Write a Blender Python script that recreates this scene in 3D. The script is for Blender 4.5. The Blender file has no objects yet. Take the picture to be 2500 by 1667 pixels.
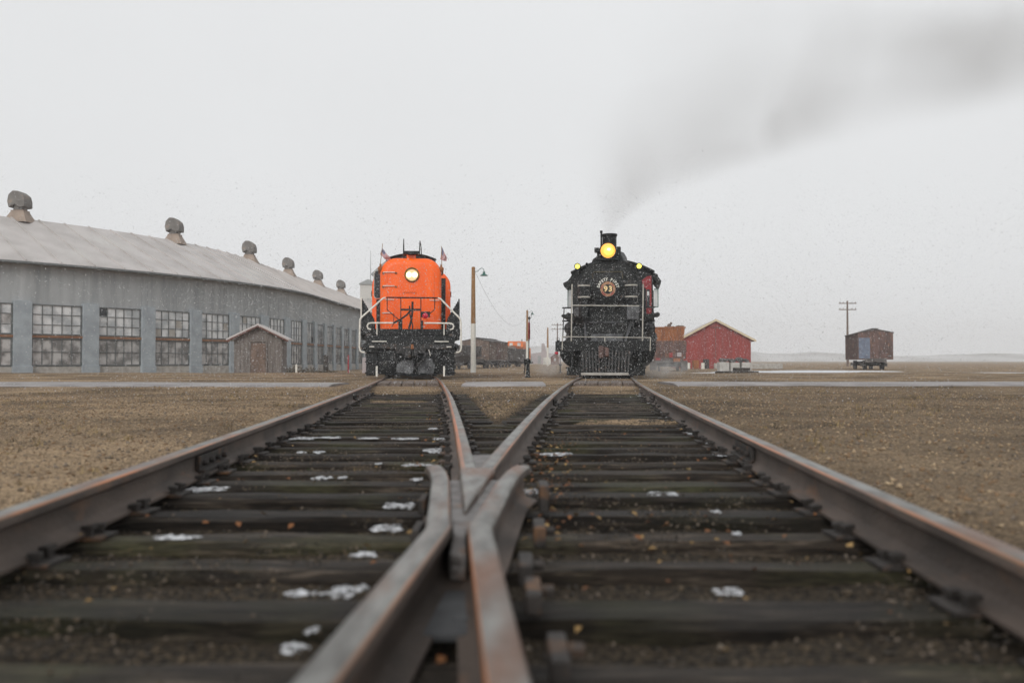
import bpy, math, random
import numpy as np
from mathutils import Vector, Matrix, noise

random.seed(7); rng = np.random.default_rng(7)
PI = math.pi; R = math.radians
sc = bpy.context.scene
COL = sc.collection

# ------------------------------------------------------------------ camera, sky, sun, exposure
CAMZ = 0.66
cam_d = bpy.data.cameras.new("camera"); cam = bpy.data.objects.new("camera", cam_d); COL.objects.link(cam)
cam.location = (0, 0, CAMZ); cam.rotation_euler = (R(90 + 1.157), 0, 0)
cam_d.sensor_width = 36; cam_d.sensor_fit = 'HORIZONTAL'; cam_d.lens = 33.35
cam_d.clip_start = 0.05; cam_d.clip_end = 3000
cam_d.dof.use_dof = True; cam_d.dof.focus_distance = 28.5; cam_d.dof.aperture_fstop = 1.95
sc.camera = cam

SUN_EL, SUN_ROT = 27, 193          # behind the camera, a little to the left
world = bpy.data.worlds.new("World"); sc.world = world; world.use_nodes = True
wn = world.node_tree.nodes; wl = world.node_tree.links; wn.clear()
sky = wn.new('ShaderNodeTexSky'); sky.sky_type = 'NISHITA'; sky.sun_disc = False
sky.sun_elevation = R(SUN_EL); sky.sun_rotation = R(SUN_ROT); sky.dust_density = 6; sky.air_density = 1.5
hs = wn.new('ShaderNodeHueSaturation'); hs.inputs['Saturation'].default_value = 0.1
mx = wn.new('ShaderNodeMix'); mx.data_type = 'RGBA'; mx.inputs[0].default_value = 0.93
tc = wn.new('ShaderNodeTexCoord'); nz = wn.new('ShaderNodeTexNoise'); nz.inputs['Scale'].default_value = 1.6
nz.inputs['Detail'].default_value = 4
cr = wn.new('ShaderNodeValToRGB')
cr.color_ramp.elements[0].position = 0.3; cr.color_ramp.elements[0].color = (7.9, 8.0, 8.1, 1)
cr.color_ramp.elements[1].position = 0.7; cr.color_ramp.elements[1].color = (8.5, 8.63, 8.75, 1)
bg = wn.new('ShaderNodeBackground'); bg.inputs['Strength'].default_value = 0.1
wo = wn.new('ShaderNodeOutputWorld')
wl.new(sky.outputs[0], hs.inputs['Color']); wl.new(hs.outputs[0], mx.inputs[6])
wl.new(tc.outputs['Generated'], nz.inputs['Vector']); wl.new(nz.outputs['Fac'], cr.inputs[0])
wl.new(cr.outputs[0], mx.inputs[7]); wl.new(mx.outputs[2], bg.inputs['Color']); wl.new(bg.outputs[0], wo.inputs[0])

sun_d = bpy.data.lights.new("sun", 'SUN'); sun = bpy.data.objects.new("sun", sun_d); COL.objects.link(sun)
sun_d.energy = 1.5; sun_d.angle = R(25); sun_d.color = (1, 0.97, 0.93)
_el = R(SUN_EL); _az = R(SUN_ROT)   # direction towards the sun: x = sin(rot), y = cos(rot)
_dir = Vector((math.sin(_az) * math.cos(_el), math.cos(_az) * math.cos(_el), math.sin(_el)))
sun.rotation_euler = _dir.to_track_quat('Z', 'Y').to_euler()

vs = sc.view_settings; vs.view_transform = 'Standard'; vs.look = 'None'; vs.exposure = 0.0; vs.gamma = 1
sc.cycles.max_bounces = 6; sc.cycles.volume_bounces = 1; sc.cycles.volume_step_rate = 1.0
sc.cycles.transparent_max_bounces = 16

# ------------------------------------------------------------------ helpers
def mat(name, c1, c2=None, rough=0.6, metal=0.0, scale=6.0, bump=0.0, bscale=None, spec=0.4, lo=0.35, hi=0.65,
        stretch=(1, 1, 1), c3=None, c3scale=1.5, c3lo=0.55, c3hi=0.7, detail=6, coat=0):
    m = bpy.data.materials.new(name); m.use_nodes = True
    n = m.node_tree.nodes; l = m.node_tree.links
    b = n['Principled BSDF']
    b.inputs['Roughness'].default_value = rough; b.inputs['Metallic'].default_value = metal
    b.inputs['Specular IOR Level'].default_value = spec
    if coat: b.inputs['Coat Weight'].default_value = coat; b.inputs['Coat Roughness'].default_value = 0.2
    t = n.new('ShaderNodeTexCoord'); mp = n.new('ShaderNodeMapping'); mp.inputs['Scale'].default_value = stretch
    l.new(t.outputs['Object'], mp.inputs[0])
    nn = n.new('ShaderNodeTexNoise'); nn.inputs['Scale'].default_value = scale; nn.inputs['Detail'].default_value = detail
    l.new(mp.outputs[0], nn.inputs['Vector'])
    if c2 is None:
        c2 = tuple(x * 0.8 for x in c1)
    r_ = n.new('ShaderNodeValToRGB')
    r_.color_ramp.elements[0].position = lo; r_.color_ramp.elements[0].color = (*c2, 1)
    r_.color_ramp.elements[1].position = hi; r_.color_ramp.elements[1].color = (*c1, 1)
    l.new(nn.outputs['Fac'], r_.inputs[0]); out = r_.outputs[0]
    if c3 is not None:
        n3 = n.new('ShaderNodeTexNoise'); n3.inputs['Scale'].default_value = c3scale; n3.inputs['Detail'].default_value = 5
        l.new(mp.outputs[0], n3.inputs['Vector'])
        r3 = n.new('ShaderNodeMapRange'); r3.inputs[1].default_value = c3lo; r3.inputs[2].default_value = c3hi
        l.new(n3.outputs['Fac'], r3.inputs[0])
        m3 = n.new('ShaderNodeMix'); m3.data_type = 'RGBA'; m3.inputs[7].default_value = (*c3, 1)
        l.new(r3.outputs[0], m3.inputs[0]); l.new(out, m3.inputs[6]); out = m3.outputs[2]
    l.new(out, b.inputs['Base Color'])
    if bump:
        nb = n.new('ShaderNodeTexNoise'); nb.inputs['Scale'].default_value = bscale or scale * 4; nb.inputs['Detail'].default_value = 5
        l.new(mp.outputs[0], nb.inputs['Vector'])
        bp = n.new('ShaderNodeBump'); bp.inputs['Strength'].default_value = bump; bp.inputs['Distance'].default_value = 0.02
        l.new(nb.outputs['Fac'], bp.inputs['Height']); l.new(bp.outputs[0], b.inputs['Normal'])
    return m

def emit(name, col, strength):
    m = bpy.data.materials.new(name); m.use_nodes = True
    b = m.node_tree.nodes['Principled BSDF']
    b.inputs['Base Color'].default_value = (*[min(c, .9) for c in col], 1)
    b.inputs['Emission Color'].default_value = (*col, 1); b.inputs['Emission Strength'].default_value = strength
    return m

class MB:
    def __init__(s): s.v = []; s.f = []; s.m = []
    def add(s, vs, fs, m=0):
        o = len(s.v); s.v += [tuple(p) for p in vs]; s.f += [tuple(i + o for i in f) for f in fs]; s.m += [m] * len(fs); return s
    def box(s, x0, x1, y0, y1, z0, z1, m=0, M=None):
        vs = [(x, y, z) for z in (z0, z1) for y in (y0, y1) for x in (x0, x1)]
        if M is not None: vs = [M @ Vector(p) for p in vs]
        return s.add(vs, [(0, 2, 3, 1), (4, 5, 7, 6), (0, 1, 5, 4), (2, 6, 7, 3), (0, 4, 6, 2), (1, 3, 7, 5)], m)
    def cyl(s, p0, p1, r0, r1=None, seg=16, m=0, caps=True):
        p0 = Vector(p0); p1 = Vector(p1); r1 = r0 if r1 is None else r1
        d = (p1 - p0).normalized(); a = d.orthogonal().normalized(); b = d.cross(a)
        vs = []
        for p, r in ((p0, r0), (p1, r1)):
            for i in range(seg):
                t = 2 * PI * i / seg; vs.append(p + (a * math.cos(t) + b * math.sin(t)) * r)
        fs = [(i, (i + 1) % seg, seg + (i + 1) % seg, seg + i) for i in range(seg)]
        if caps: fs += [tuple(range(seg - 1, -1, -1)), tuple(range(seg, 2 * seg))]
        return s.add(vs, fs, m)
    def tube(s, pts, r, seg=8, m=0):
        P = [Vector(p) for p in pts]; n = len(P); vs = []; a = None
        for i, p in enumerate(P):
            d = (P[min(i + 1, n - 1)] - P[max(i - 1, 0)]).normalized()
            if a is None: a = d.orthogonal().normalized()
            a = (a - d * a.dot(d)).normalized(); b = d.cross(a)
            for k in range(seg):
                t = 2 * PI * k / seg; vs.append(p + (a * math.cos(t) + b * math.sin(t)) * r)
        fs = [(i * seg + k, i * seg + (k + 1) % seg, (i + 1) * seg + (k + 1) % seg, (i + 1) * seg + k) for i in range(n - 1) for k in range(seg)]
        fs += [tuple(range(seg - 1, -1, -1)), tuple(range((n - 1) * seg, n * seg))]
        return s.add(vs, fs, m)
    def rings(s, rs, m=0, caps=True):           # loft through equal-length closed rings
        k = len(rs[0]); vs = [p for r in rs for p in r]
        fs = [(i * k + j, i * k + (j + 1) % k, (i + 1) * k + (j + 1) % k, (i + 1) * k + j) for i in range(len(rs) - 1) for j in range(k)]
        if caps: fs += [tuple(range(k - 1, -1, -1)), tuple(range((len(rs) - 1) * k, len(rs) * k))]
        return s.add(vs, fs, m)
    def prism(s, xz, y0, y1, m=0):
        return s.rings([[(x, y0, z) for x, z in xz], [(x, y1, z) for x, z in xz]], m)
    def lathe(s, c, axis, prof, seg=24, m=0):   # prof: (radius, along)
        c = Vector(c); d = Vector(axis).normalized(); a = d.orthogonal().normalized(); b = d.cross(a)
        return s.rings([[c + d * h + (a * math.cos(2 * PI * i / seg) + b * math.sin(2 * PI * i / seg)) * max(r, 1e-4) for i in range(seg)] for r, h in prof], m)
    def ball(s, c, r, seg=12, m=0, sz=(1, 1, 1)):
        c = Vector(c); n = seg // 2
        return s.rings([[c + Vector((r * sz[0] * math.sin(PI * j / n) * math.cos(2 * PI * i / seg), r * sz[1] * math.sin(PI * j / n) * math.sin(2 * PI * i / seg), -r * sz[2] * math.cos(PI * j / n))) if 0 < j < n else c + Vector((1e-4 * math.cos(2 * PI * i / seg), 1e-4 * math.sin(2 * PI * i / seg), -r * sz[2] * math.cos(PI * j / n))) for i in range(seg)] for j in range(n + 1)], m)
    def build(s, name, mats, parent=None, smooth=True, bevel=0, ang=35):
        me = bpy.data.meshes.new(name); me.from_pydata(s.v, [], s.f)
        if not isinstance(mats, (list, tuple)): mats = [mats]
        for q in mats: me.materials.append(q)
        if any(s.m): me.polygons.foreach_set('material_index', s.m)
        fixn(me)
        if smooth: me.shade_smooth(); me.set_sharp_from_angle(angle=R(ang))
        o = bpy.data.objects.new(name, me); COL.objects.link(o)
        if parent is not None: o.parent = parent
        if bevel:
            b = o.modifiers.new('edge', 'BEVEL'); b.width = bevel; b.segments = 2; b.limit_method = 'ANGLE'
        return o

import bmesh
def fixn(me):
    bm = bmesh.new(); bm.from_mesh(me); bmesh.ops.recalc_face_normals(bm, faces=bm.faces); bm.to_mesh(me); bm.free()

def tag(o, label=None, cat=None, group=None, kind=None):
    if label: o['label'] = label
    if cat: o['category'] = cat
    if group: o['group'] = group
    if kind: o['kind'] = kind
    return o
def empty(name, loc=(0, 0, 0), rz=0, **k):
    o = bpy.data.objects.new(name, None); COL.objects.link(o); o.location = loc; o.rotation_euler = (0, 0, rz)
    o.empty_display_size = 0.2
    return tag(o, **k)
def copy_tree(o, parent=None):
    c = o.copy(); COL.objects.link(c)
    if parent is not None: c.parent = parent
    for ch in list(o.children): copy_tree(ch, c)
    return c
def soup(name, V, F, mats, kind='stuff', smooth=False, mi=None):
    me = bpy.data.meshes.new(name); nV, nF, k = len(V), len(F), F.shape[1]
    me.vertices.add(nV); me.vertices.foreach_set('co', V.astype(np.float32).ravel())
    me.loops.add(nF * k); me.loops.foreach_set('vertex_index', F.astype(np.int32).ravel())
    me.polygons.add(nF); me.polygons.foreach_set('loop_start', np.arange(0, nF * k, k, dtype=np.int32))
    for q in (mats if isinstance(mats, (list, tuple)) else [mats]): me.materials.append(q)
    if mi is not None: me.polygons.foreach_set('material_index', mi.astype(np.int32))
    me.update(calc_edges=True)
    if smooth: me.shade_smooth()
    o = bpy.data.objects.new(name, me); COL.objects.link(o)
    if kind: o['kind'] = kind
    return o
def text_mb(s, size, M, font_extrude=0.004, bold=0.0):
    """letters as mesh data placed by M (text lies in the local xy plane)"""
    cu = bpy.data.curves.new('glyph', 'FONT'); cu.body = s; cu.size = size; cu.extrude = font_extrude
    cu.align_x = 'CENTER'; cu.align_y = 'CENTER'; cu.offset = bold
    ob = bpy.data.objects.new('glyph', cu); COL.objects.link(ob)
    dg = bpy.context.evaluated_depsgraph_get(); me = bpy.data.meshes.new_from_object(ob.evaluated_get(dg))
    vs = [M @ v.co for v in me.vertices]; fs = [tuple(p.vertices) for p in me.polygons]
    bpy.data.objects.remove(ob); bpy.data.curves.remove(cu); bpy.data.meshes.remove(me)
    return vs, fs

# ------------------------------------------------------------------ materials
M = {}
M['orange'] = mat('orange_paint', (0.96, 0.14, 0.004), (0.88, 0.105, 0.003), rough=0.45, scale=1.3, lo=.3, hi=.7, c3=(0.45, 0.06, 0.012), c3scale=2.4, c3lo=.62, c3hi=.85, stretch=(3, 1, .7))
M['black'] = mat('black_paint', (0.014, 0.016, 0.017), (0.007, 0.008, 0.009), rough=0.5, scale=3, spec=.25, c3=(0.035, 0.033, 0.03), c3scale=5, c3lo=.58, c3hi=.75)
M['soot'] = mat('sooty_iron', (0.009, 0.011, 0.0115), (0.004, 0.005, 0.005), rough=0.5, scale=4, spec=.22, c3=(0.034, 0.034, 0.032), c3scale=6, c3lo=.6, c3hi=.78, bump=.3)
M['iron'] = mat('dark_iron', (0.035, 0.035, 0.036), (0.012, 0.012, 0.012), rough=0.6, scale=8, c3=(0.07, 0.045, 0.03), c3scale=9)
M['greysteel'] = mat('dusty_steel', (0.11, 0.115, 0.12), (0.03, 0.03, 0.033), rough=0.6, scale=5)
M['white'] = mat('white_paint', (0.78, 0.76, 0.70), (0.55, 0.52, 0.46), rough=0.5, scale=14)
M['oldwhite'] = mat('faded_white_paint', (0.50, 0.48, 0.43), (0.33, 0.31, 0.27), rough=0.6, scale=14)
M['red'] = mat('red_paint', (0.34, 0.010, 0.020), (0.22, 0.008, 0.013), rough=0.45, scale=5)
M['redglass'] = mat('red_lens', (0.5, 0.004, 0.03), rough=0.15, scale=5)
M['glassdark'] = mat('dark_glass', (0.012, 0.014, 0.016), rough=0.12, scale=3, spec=.6)
M['brass'] = mat('dull_brass', (0.35, 0.22, 0.07), (0.12, 0.07, 0.02), rough=0.35, metal=.8, scale=12)
M['tan'] = mat('tan_enamel', (0.42, 0.22, 0.11), (0.3, 0.13, 0.06), rough=.4, scale=20)
M['plred'] = mat('dull_red_enamel', (0.30, 0.04, 0.04), rough=.4, scale=20)
M['cream'] = mat('cream_enamel', (0.90, 0.70, 0.36), (0.85, 0.6, 0.28), rough=.4, scale=20)
M['letter'] = mat('white_lettering', (0.72, 0.72, 0.66), rough=.5, scale=30)
M['railtop'] = mat('worn_rail_steel', (0.27, 0.268, 0.25), (0.105, 0.10, 0.09), rough=0.4, metal=.7, scale=16, stretch=(1, .25, 1), c3=(0.17, 0.075, 0.035), c3scale=5, c3lo=.50, c3hi=.68, bump=.3, bscale=45)
M['railside'] = mat('rusty_rail_side', (0.11, 0.082, 0.066), (0.05, 0.038, 0.031), rough=0.7, scale=5, stretch=(1, .4, 1), c3=(0.19, 0.10, 0.055), c3scale=7, c3lo=.6, c3hi=.8, bump=.25, bscale=70)
M['gaugeface'] = mat('orange_reflection_gauge_edge', (0.40, 0.20, 0.10), (0.18, 0.10, 0.06), rough=0.28, metal=.7, scale=7, stretch=(1, .3, 1), c3=(0.52, 0.17, 0.04), c3scale=4, c3lo=.45, c3hi=.6)  # orange engine's reflection painted into the rusty, polished gauge edge
M['casting'] = mat('worn_frog_casting', (0.20, 0.19, 0.185), (0.085, 0.075, 0.07), rough=0.5, metal=.45, scale=14, c3=(0.17, 0.085, 0.04), c3scale=9, c3lo=.57, c3hi=.72, bump=.35, bscale=60)
M['mossy'] = mat('dirty_casting_side', (0.10, 0.085, 0.05), (0.045, 0.036, 0.022), rough=0.75, scale=16, bump=.3)
M['plate'] = mat('tie_plate_iron', (0.045, 0.038, 0.034), (0.02, 0.017, 0.015), rough=.7, scale=18, c3=(0.13, 0.065, 0.03), c3scale=8)
M['concrete'] = mat('pale_concrete', (0.42, 0.40, 0.37), (0.30, 0.28, 0.25), rough=.8, scale=4)
M['snow'] = mat('snow', (0.74, 0.76, 0.79), (0.45, 0.46, 0.48), rough=.7, scale=30, bump=.4)
M['snowpatch'] = mat('melting_snow', (0.80, 0.82, 0.85), (0.5, 0.51, 0.53), rough=.7, scale=30, bump=.5)
_n = M['snowpatch'].node_tree.nodes; _l = M['snowpatch'].node_tree.links
_g = _n.new('ShaderNodeNewGeometry'); _q = _n.new('ShaderNodeTexNoise'); _q.inputs['Scale'].default_value = 26; _q.inputs['Detail'].default_value = 9; _q.inputs['Roughness'].default_value = .8
_r = _n.new('ShaderNodeMapRange'); _r.inputs[1].default_value = .45; _r.inputs[2].default_value = .56
_l.new(_g.outputs['Position'], _q.inputs['Vector']); _l.new(_q.outputs['Fac'], _r.inputs[0]); _l.new(_r.outputs[0], _n['Principled BSDF'].inputs['Alpha'])
M['rust'] = mat('rusty_orange_steel', (0.34, 0.13, 0.045), (0.20, 0.07, 0.028), rough=.8, scale=1.6, stretch=(3, 3, .6), c3=(0.12, 0.06, 0.04), c3scale=3)
M['mauve'] = mat('faded_brown_steel', (0.14, 0.085, 0.075), (0.075, 0.048, 0.043), rough=.8, scale=2.5, stretch=(2, 2, .7), c3=(.24, .12, .07), c3scale=3)
M['carbrown'] = mat('weathered_car_brown', (0.19, 0.135, 0.105), (0.11, 0.08, 0.065), rough=.8, scale=2, stretch=(2, 2, .7))
M['carblack'] = mat('old_car_black', (0.115, 0.105, 0.10), (0.065, 0.06, 0.057), rough=.8, scale=2)
M['carorange'] = mat('caboose_orange', (0.80, 0.20, 0.02), (0.62, 0.14, 0.015), rough=.6, scale=2)
M['bluegrey'] = mat('faded_blue_door', (0.15, 0.19, 0.26), (0.11, 0.13, 0.18), rough=.7, scale=3)
M['barnred'] = mat('barn_red_siding', (0.30, 0.046, 0.040), (0.22, 0.033, 0.029), rough=.75, scale=1.2, stretch=(4, 4, .25), c3=(.22, .045, .04), c3scale=.6)
M['trim'] = mat('cream_roof_trim', (0.62, 0.52, 0.36), rough=.7, scale=4)
M['wallgrey'] = mat('blue_grey_siding', (0.34, 0.355, 0.36), (0.26, 0.275, 0.28), rough=.7, scale=1.2, stretch=(3, 3, .3), c3=(.40, .415, .42), c3scale=.35, c3lo=.5, c3hi=.75)
M['pilaster'] = mat('grey_pilaster', (0.34, 0.38, 0.405), (0.27, 0.30, 0.325), rough=.7, scale=2)
M['roofmetal'] = mat('pale_roof_sheet', (0.50, 0.47, 0.455), (0.40, 0.375, 0.36), rough=.6, scale=.8, stretch=(1, 1, 1), c3=(.5, .48, .46), c3scale=.3)
M['pane'] = mat('dusty_pane', (0.66, 0.67, 0.67), (0.38, 0.40, 0.41), rough=.25, scale=1.6, spec=.5, lo=.4, hi=.6)
M['panedark'] = mat('dark_dusty_pane', (0.46, 0.45, 0.44), (0.17, 0.165, 0.16), rough=.3, scale=1.8, lo=.4, hi=.6)
M['sash'] = mat('grey_sash', (0.14, 0.15, 0.15), rough=.7, scale=5)
M['rustband'] = mat('rusty_sill_band', (0.27, 0.15, 0.085), (0.2, 0.1, 0.06), rough=.8, scale=2)
M['ventbase'] = mat('vent_base_sheet', (.33, .26, .21), (.24, .19, .155), rough=.8, scale=2)
M['ventgrey'] = mat('vent_cowl_grey', (.20, .19, .18), (.13, .12, .11), rough=.8, scale=2, c3=(.28, .22, .17), c3scale=2)
M['hutwood'] = mat('hut_boards', (.20, .18, .165), (.13, .115, .105), rough=.85, scale=2, stretch=(5, 5, .5))
M['hill'] = mat('snow_dusted_hill', (.55, .55, .55), (.30, .29, .27), rough=.9, scale=.02)
M['elev'] = mat('elevator_white', (0.52, 0.51, 0.48), (0.44, 0.43, 0.41), rough=.8, scale=.15)
M['elevroof'] = mat('elevator_roof', (0.26, 0.28, 0.28), rough=.7, scale=.3)
M['pole'] = mat('weathered_pole_wood', (0.33, 0.18, 0.07), (0.2, 0.11, 0.045), rough=.85, scale=4, stretch=(4, 4, .3))
M['greenshade'] = mat('green_enamel', (0.01, 0.10, 0.075), rough=.35, scale=5)
M['distant'] = mat('far_grey_wall', (0.40, 0.36, 0.365), (0.33, 0.29, 0.295), rough=.8, scale=.4)
M['shedbrown'] = mat('shed_brown', (0.16, 0.075, 0.06), rough=.8, scale=1.5)
M['timber'] = mat('dark_timber', (0.05, 0.042, 0.036), (0.025, 0.021, 0.018), rough=.8, scale=6)
M['weed'] = mat('dry_weeds', (0.10, 0.075, 0.045), (0.055, 0.045, 0.03), rough=.9, scale=10)
M['flagred'] = mat('flag_red', (0.40, 0.02, 0.035), rough=.8, scale=20)
M['flagwhite'] = mat('flag_white', (0.65, 0.6, 0.6), rough=.8, scale=20)
M['flagblue'] = mat('flag_blue', (0.02, 0.03, 0.13), rough=.8, scale=20)
M['mark'] = mat('faded_dark_letters', (0.28, 0.035, 0.008), rough=.6, scale=20)
M['lampwhite'] = emit('lit_bulb', (1, 0.86, 0.55), 6)
M['lampreflector'] = emit('lit_reflector', (1.0, 0.66, 0.36), .12)
M['lampamber'] = emit('lit_amber_lens', (1.0, 0.40, 0.055), .98)
M['lampyellow'] = emit('lit_yellow_filament', (1.0, 0.60, 0.085), 1.3)
M['lamphot'] = emit('lit_hot_centre', (1.0, 0.85, 0.40), 1.8)
M['lampmarker'] = emit('lit_marker_lens', (1.0, 0.85, 0.12), 1.5)

def tie_material():
    m = bpy.data.materials.new('weathered_tie_wood'); m.use_nodes = True
    n = m.node_tree.nodes; l = m.node_tree.links; b = n['Principled BSDF']
    b.inputs['Roughness'].default_value = .62; b.inputs['Specular IOR Level'].default_value = .2
    g = n.new('ShaderNodeNewGeometry'); mp = n.new('ShaderNodeMapping'); mp.inputs['Scale'].default_value = (1.2, 16, 16)
    l.new(g.outputs['Position'], mp.inputs[0])
    a = n.new('ShaderNodeTexNoise'); a.inputs['Scale'].default_value = 2.2; a.inputs['Detail'].default_value = 8; a.inputs['Roughness'].default_value = .65
    l.new(mp.outputs[0], a.inputs['Vector'])
    r_ = n.new('ShaderNodeValToRGB')
    e = r_.color_ramp.elements; e[0].position = .32; e[0].color = (.012, .0095, .0075, 1); e[1].position = .72; e[1].color = (.128, .102, .078, 1)
    x = e.new(.52); x.color = (.028, .021, .015, 1)
    l.new(a.outputs['Fac'], r_.inputs[0])
    # mossy and brown patches that vary from tie to tie
    p = n.new('ShaderNodeTexNoise'); p.inputs['Scale'].default_value = 1.1; p.inputs['Detail'].default_value = 5
    l.new(g.outputs['Position'], p.inputs['Vector'])
    mr = n.new('ShaderNodeMapRange'); mr.inputs[1].default_value = .5; mr.inputs[2].default_value = .68; mr.inputs[4].default_value = .8
    l.new(p.outputs['Fac'], mr.inputs[0])
    m1 = n.new('ShaderNodeMix'); m1.data_type = 'RGBA'; m1.inputs[7].default_value = (.056, .056, .024, 1)
    l.new(mr.outputs[0], m1.inputs[0]); l.new(r_.outputs[0], m1.inputs[6])
    oi = n.new('ShaderNodeObjectInfo'); v = n.new('ShaderNodeMapRange'); v.inputs[3].default_value = .45; v.inputs[4].default_value = 1.5
    l.new(oi.outputs['Random'], v.inputs[0])
    m2 = n.new('ShaderNodeMix'); m2.data_type = 'RGBA'; m2.blend_type = 'MULTIPLY'; m2.inputs[0].default_value = 1
    cb = n.new('ShaderNodeCombineColor'); [l.new(v.outputs[0], cb.inputs[i]) for i in range(3)]
    l.new(m1.outputs[2], m2.inputs[6]); l.new(cb.outputs[0], m2.inputs[7]); l.new(m2.outputs[2], b.inputs['Base Color'])
    mp2 = n.new('ShaderNodeMapping'); mp2.inputs['Scale'].default_value = (5, 70, 70); l.new(g.outputs['Position'], mp2.inputs[0])
    a2 = n.new('ShaderNodeTexNoise'); a2.inputs['Scale'].default_value = 2; a2.inputs['Detail'].default_value = 6; a2.inputs['Roughness'].default_value = .7; l.new(mp2.outputs[0], a2.inputs['Vector'])
    r5 = n.new('ShaderNodeMapRange'); r5.inputs[1].default_value = .38; r5.inputs[2].default_value = .6; r5.inputs[3].default_value = .3; r5.inputs[4].default_value = 1.3; l.new(a2.outputs['Fac'], r5.inputs[0])
    m5 = n.new('ShaderNodeMix'); m5.data_type = 'RGBA'; m5.blend_type = 'MULTIPLY'; m5.inputs[0].default_value = 1
    cb5 = n.new('ShaderNodeCombineColor'); [l.new(r5.outputs[0], cb5.inputs[i]) for i in range(3)]
    l.new(m2.outputs[2], m5.inputs[6]); l.new(cb5.outputs[0], m5.inputs[7]); l.new(m5.outputs[2], b.inputs['Base Color'])
    sm_ = n.new('ShaderNodeMath'); sm_.operation = 'ADD'; l.new(a.outputs['Fac'], sm_.inputs[0]); l.new(a2.outputs['Fac'], sm_.inputs[1])
    bp = n.new('ShaderNodeBump'); bp.inputs['Strength'].default_value = .9; bp.inputs['Distance'].default_value = .014
    l.new(sm_.outputs[0], bp.inputs['Height']); l.new(bp.outputs[0], b.inputs['Normal'])
    return m
M['tie'] = tie_material()

def ground_material():
    m = bpy.data.materials.new('gravelly_ground'); m.use_nodes = True
    n = m.node_tree.nodes; l = m.node_tree.links; b = n['Principled BSDF']
    b.inputs['Roughness'].default_value = .9; b.inputs['Specular IOR Level'].default_value = .2
    g = n.new('ShaderNodeNewGeometry')
    vo = n.new('ShaderNodeTexVoronoi'); vo.inputs['Scale'].default_value = 75; l.new(g.outputs['Position'], vo.inputs['Vector'])
    hsv = n.new('ShaderNodeSeparateColor'); l.new(vo.outputs['Color'], hsv.inputs[0])
    r1 = n.new('ShaderNodeValToRGB'); e = r1.color_ramp.elements
    e[0].position = 0; e[0].color = (.09, .066, .044, 1); e[1].position = 1; e[1].color = (.52, .40, .27, 1)
    x = e.new(.55); x.color = (.27, .20, .13, 1)
    l.new(hsv.outputs[0], r1.inputs[0])
    big = n.new('ShaderNodeTexNoise'); big.inputs['Scale'].default_value = .55; big.inputs['Detail'].default_value = 7
    l.new(g.outputs['Position'], big.inputs['Vector'])
    r2 = n.new('ShaderNodeValToRGB'); e = r2.color_ramp.elements
    e[0].position = .35; e[0].color = (.48, .45, .42, 1); e[1].position = .62; e[1].color = (1.2, 1.14, 1.05, 1)
    l.new(big.outputs['Fac'], r2.inputs[0])
    m1 = n.new('ShaderNodeMix'); m1.data_type = 'RGBA'; m1.blend_type = 'MULTIPLY'; m1.inputs[0].default_value = 1
    l.new(r1.outputs[0], m1.inputs[6]); l.new(r2.outputs[0], m1.inputs[7])
    # dark cinders between the ties
    ci = n.new('ShaderNodeTexNoise'); ci.inputs['Scale'].default_value = 55; ci.inputs['Detail'].default_value = 4
    l.new(g.outputs['Position'], ci.inputs['Vector'])
    r3 = n.new('ShaderNodeValToRGB'); e = r3.color_ramp.elements
    e[0].position = .38; e[0].color = (.009, .0075, .006, 1); e[1].position = .78; e[1].color = (.11, .082, .052, 1)
    l.new(ci.outputs['Fac'], r3.inputs[0])
    at = n.new('ShaderNodeAttribute'); at.attribute_name = 'bed'
    m2 = n.new('ShaderNodeMix'); m2.data_type = 'RGBA'; l.new(at.outputs['Fac'], m2.inputs[0])
    l.new(m1.outputs[2], m2.inputs[6]); l.new(r3.outputs[0], m2.inputs[7]); l.new(m2.outputs[2], b.inputs['Base Color'])
    bp = n.new('ShaderNodeBump'); bp.inputs['Strength'].default_value = .8; bp.inputs['Distance'].default_value = .02
    ad = n.new('ShaderNodeMath'); ad.operation = 'SUBTRACT'; l.new(ci.outputs['Fac'], ad.inputs[0]); l.new(vo.outputs['Distance'], ad.inputs[1])
    l.new(ad.outputs[0], bp.inputs['Height']); l.new(bp.outputs[0], b.inputs['Normal'])
    return m
M['ground'] = ground_material()
M['asphalt'] = mat('wet_grey_asphalt', (0.30, 0.28, 0.275), (0.19, 0.175, 0.17), rough=.55, scale=1.5, c3=(.12, .1, .09), c3scale=1.1, c3lo=.6, c3hi=.8, bump=.2, bscale=90)
M['plank'] = mat('crossing_timber', (0.17, 0.135, 0.115), (0.085, 0.066, 0.055), rough=.8, scale=3, stretch=(6, .6, 6), bump=.4)
M['leaf'] = mat('fallen_leaf_brown', (0.22, 0.09, 0.03), (0.13, 0.05, 0.018), rough=.8, scale=20)
M['leafgold'] = mat('fallen_leaf_gold', (0.33, 0.21, 0.08), (0.2, 0.12, 0.045), rough=.8, scale=20)
M['pebA'] = mat('pebble_tan', (0.40, 0.30, 0.19), (0.27, 0.195, 0.12), rough=.85, scale=3)
M['pebC'] = mat('pebble_brown', (0.25, 0.16, 0.09), (0.15, 0.10, 0.06), rough=.85, scale=3)
M['gritA'] = mat('grit_brown', (0.11, 0.08, 0.048), (0.06, 0.045, 0.03), rough=.8, scale=3)
M['gritB'] = mat('grit_dark', (0.05, 0.042, 0.034), (0.025, 0.021, 0.017), rough=.8, scale=3)
M['pebB'] = mat('pebble_grey', (0.20, 0.16, 0.125), (0.12, 0.095, 0.07), rough=.85, scale=3)

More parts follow.
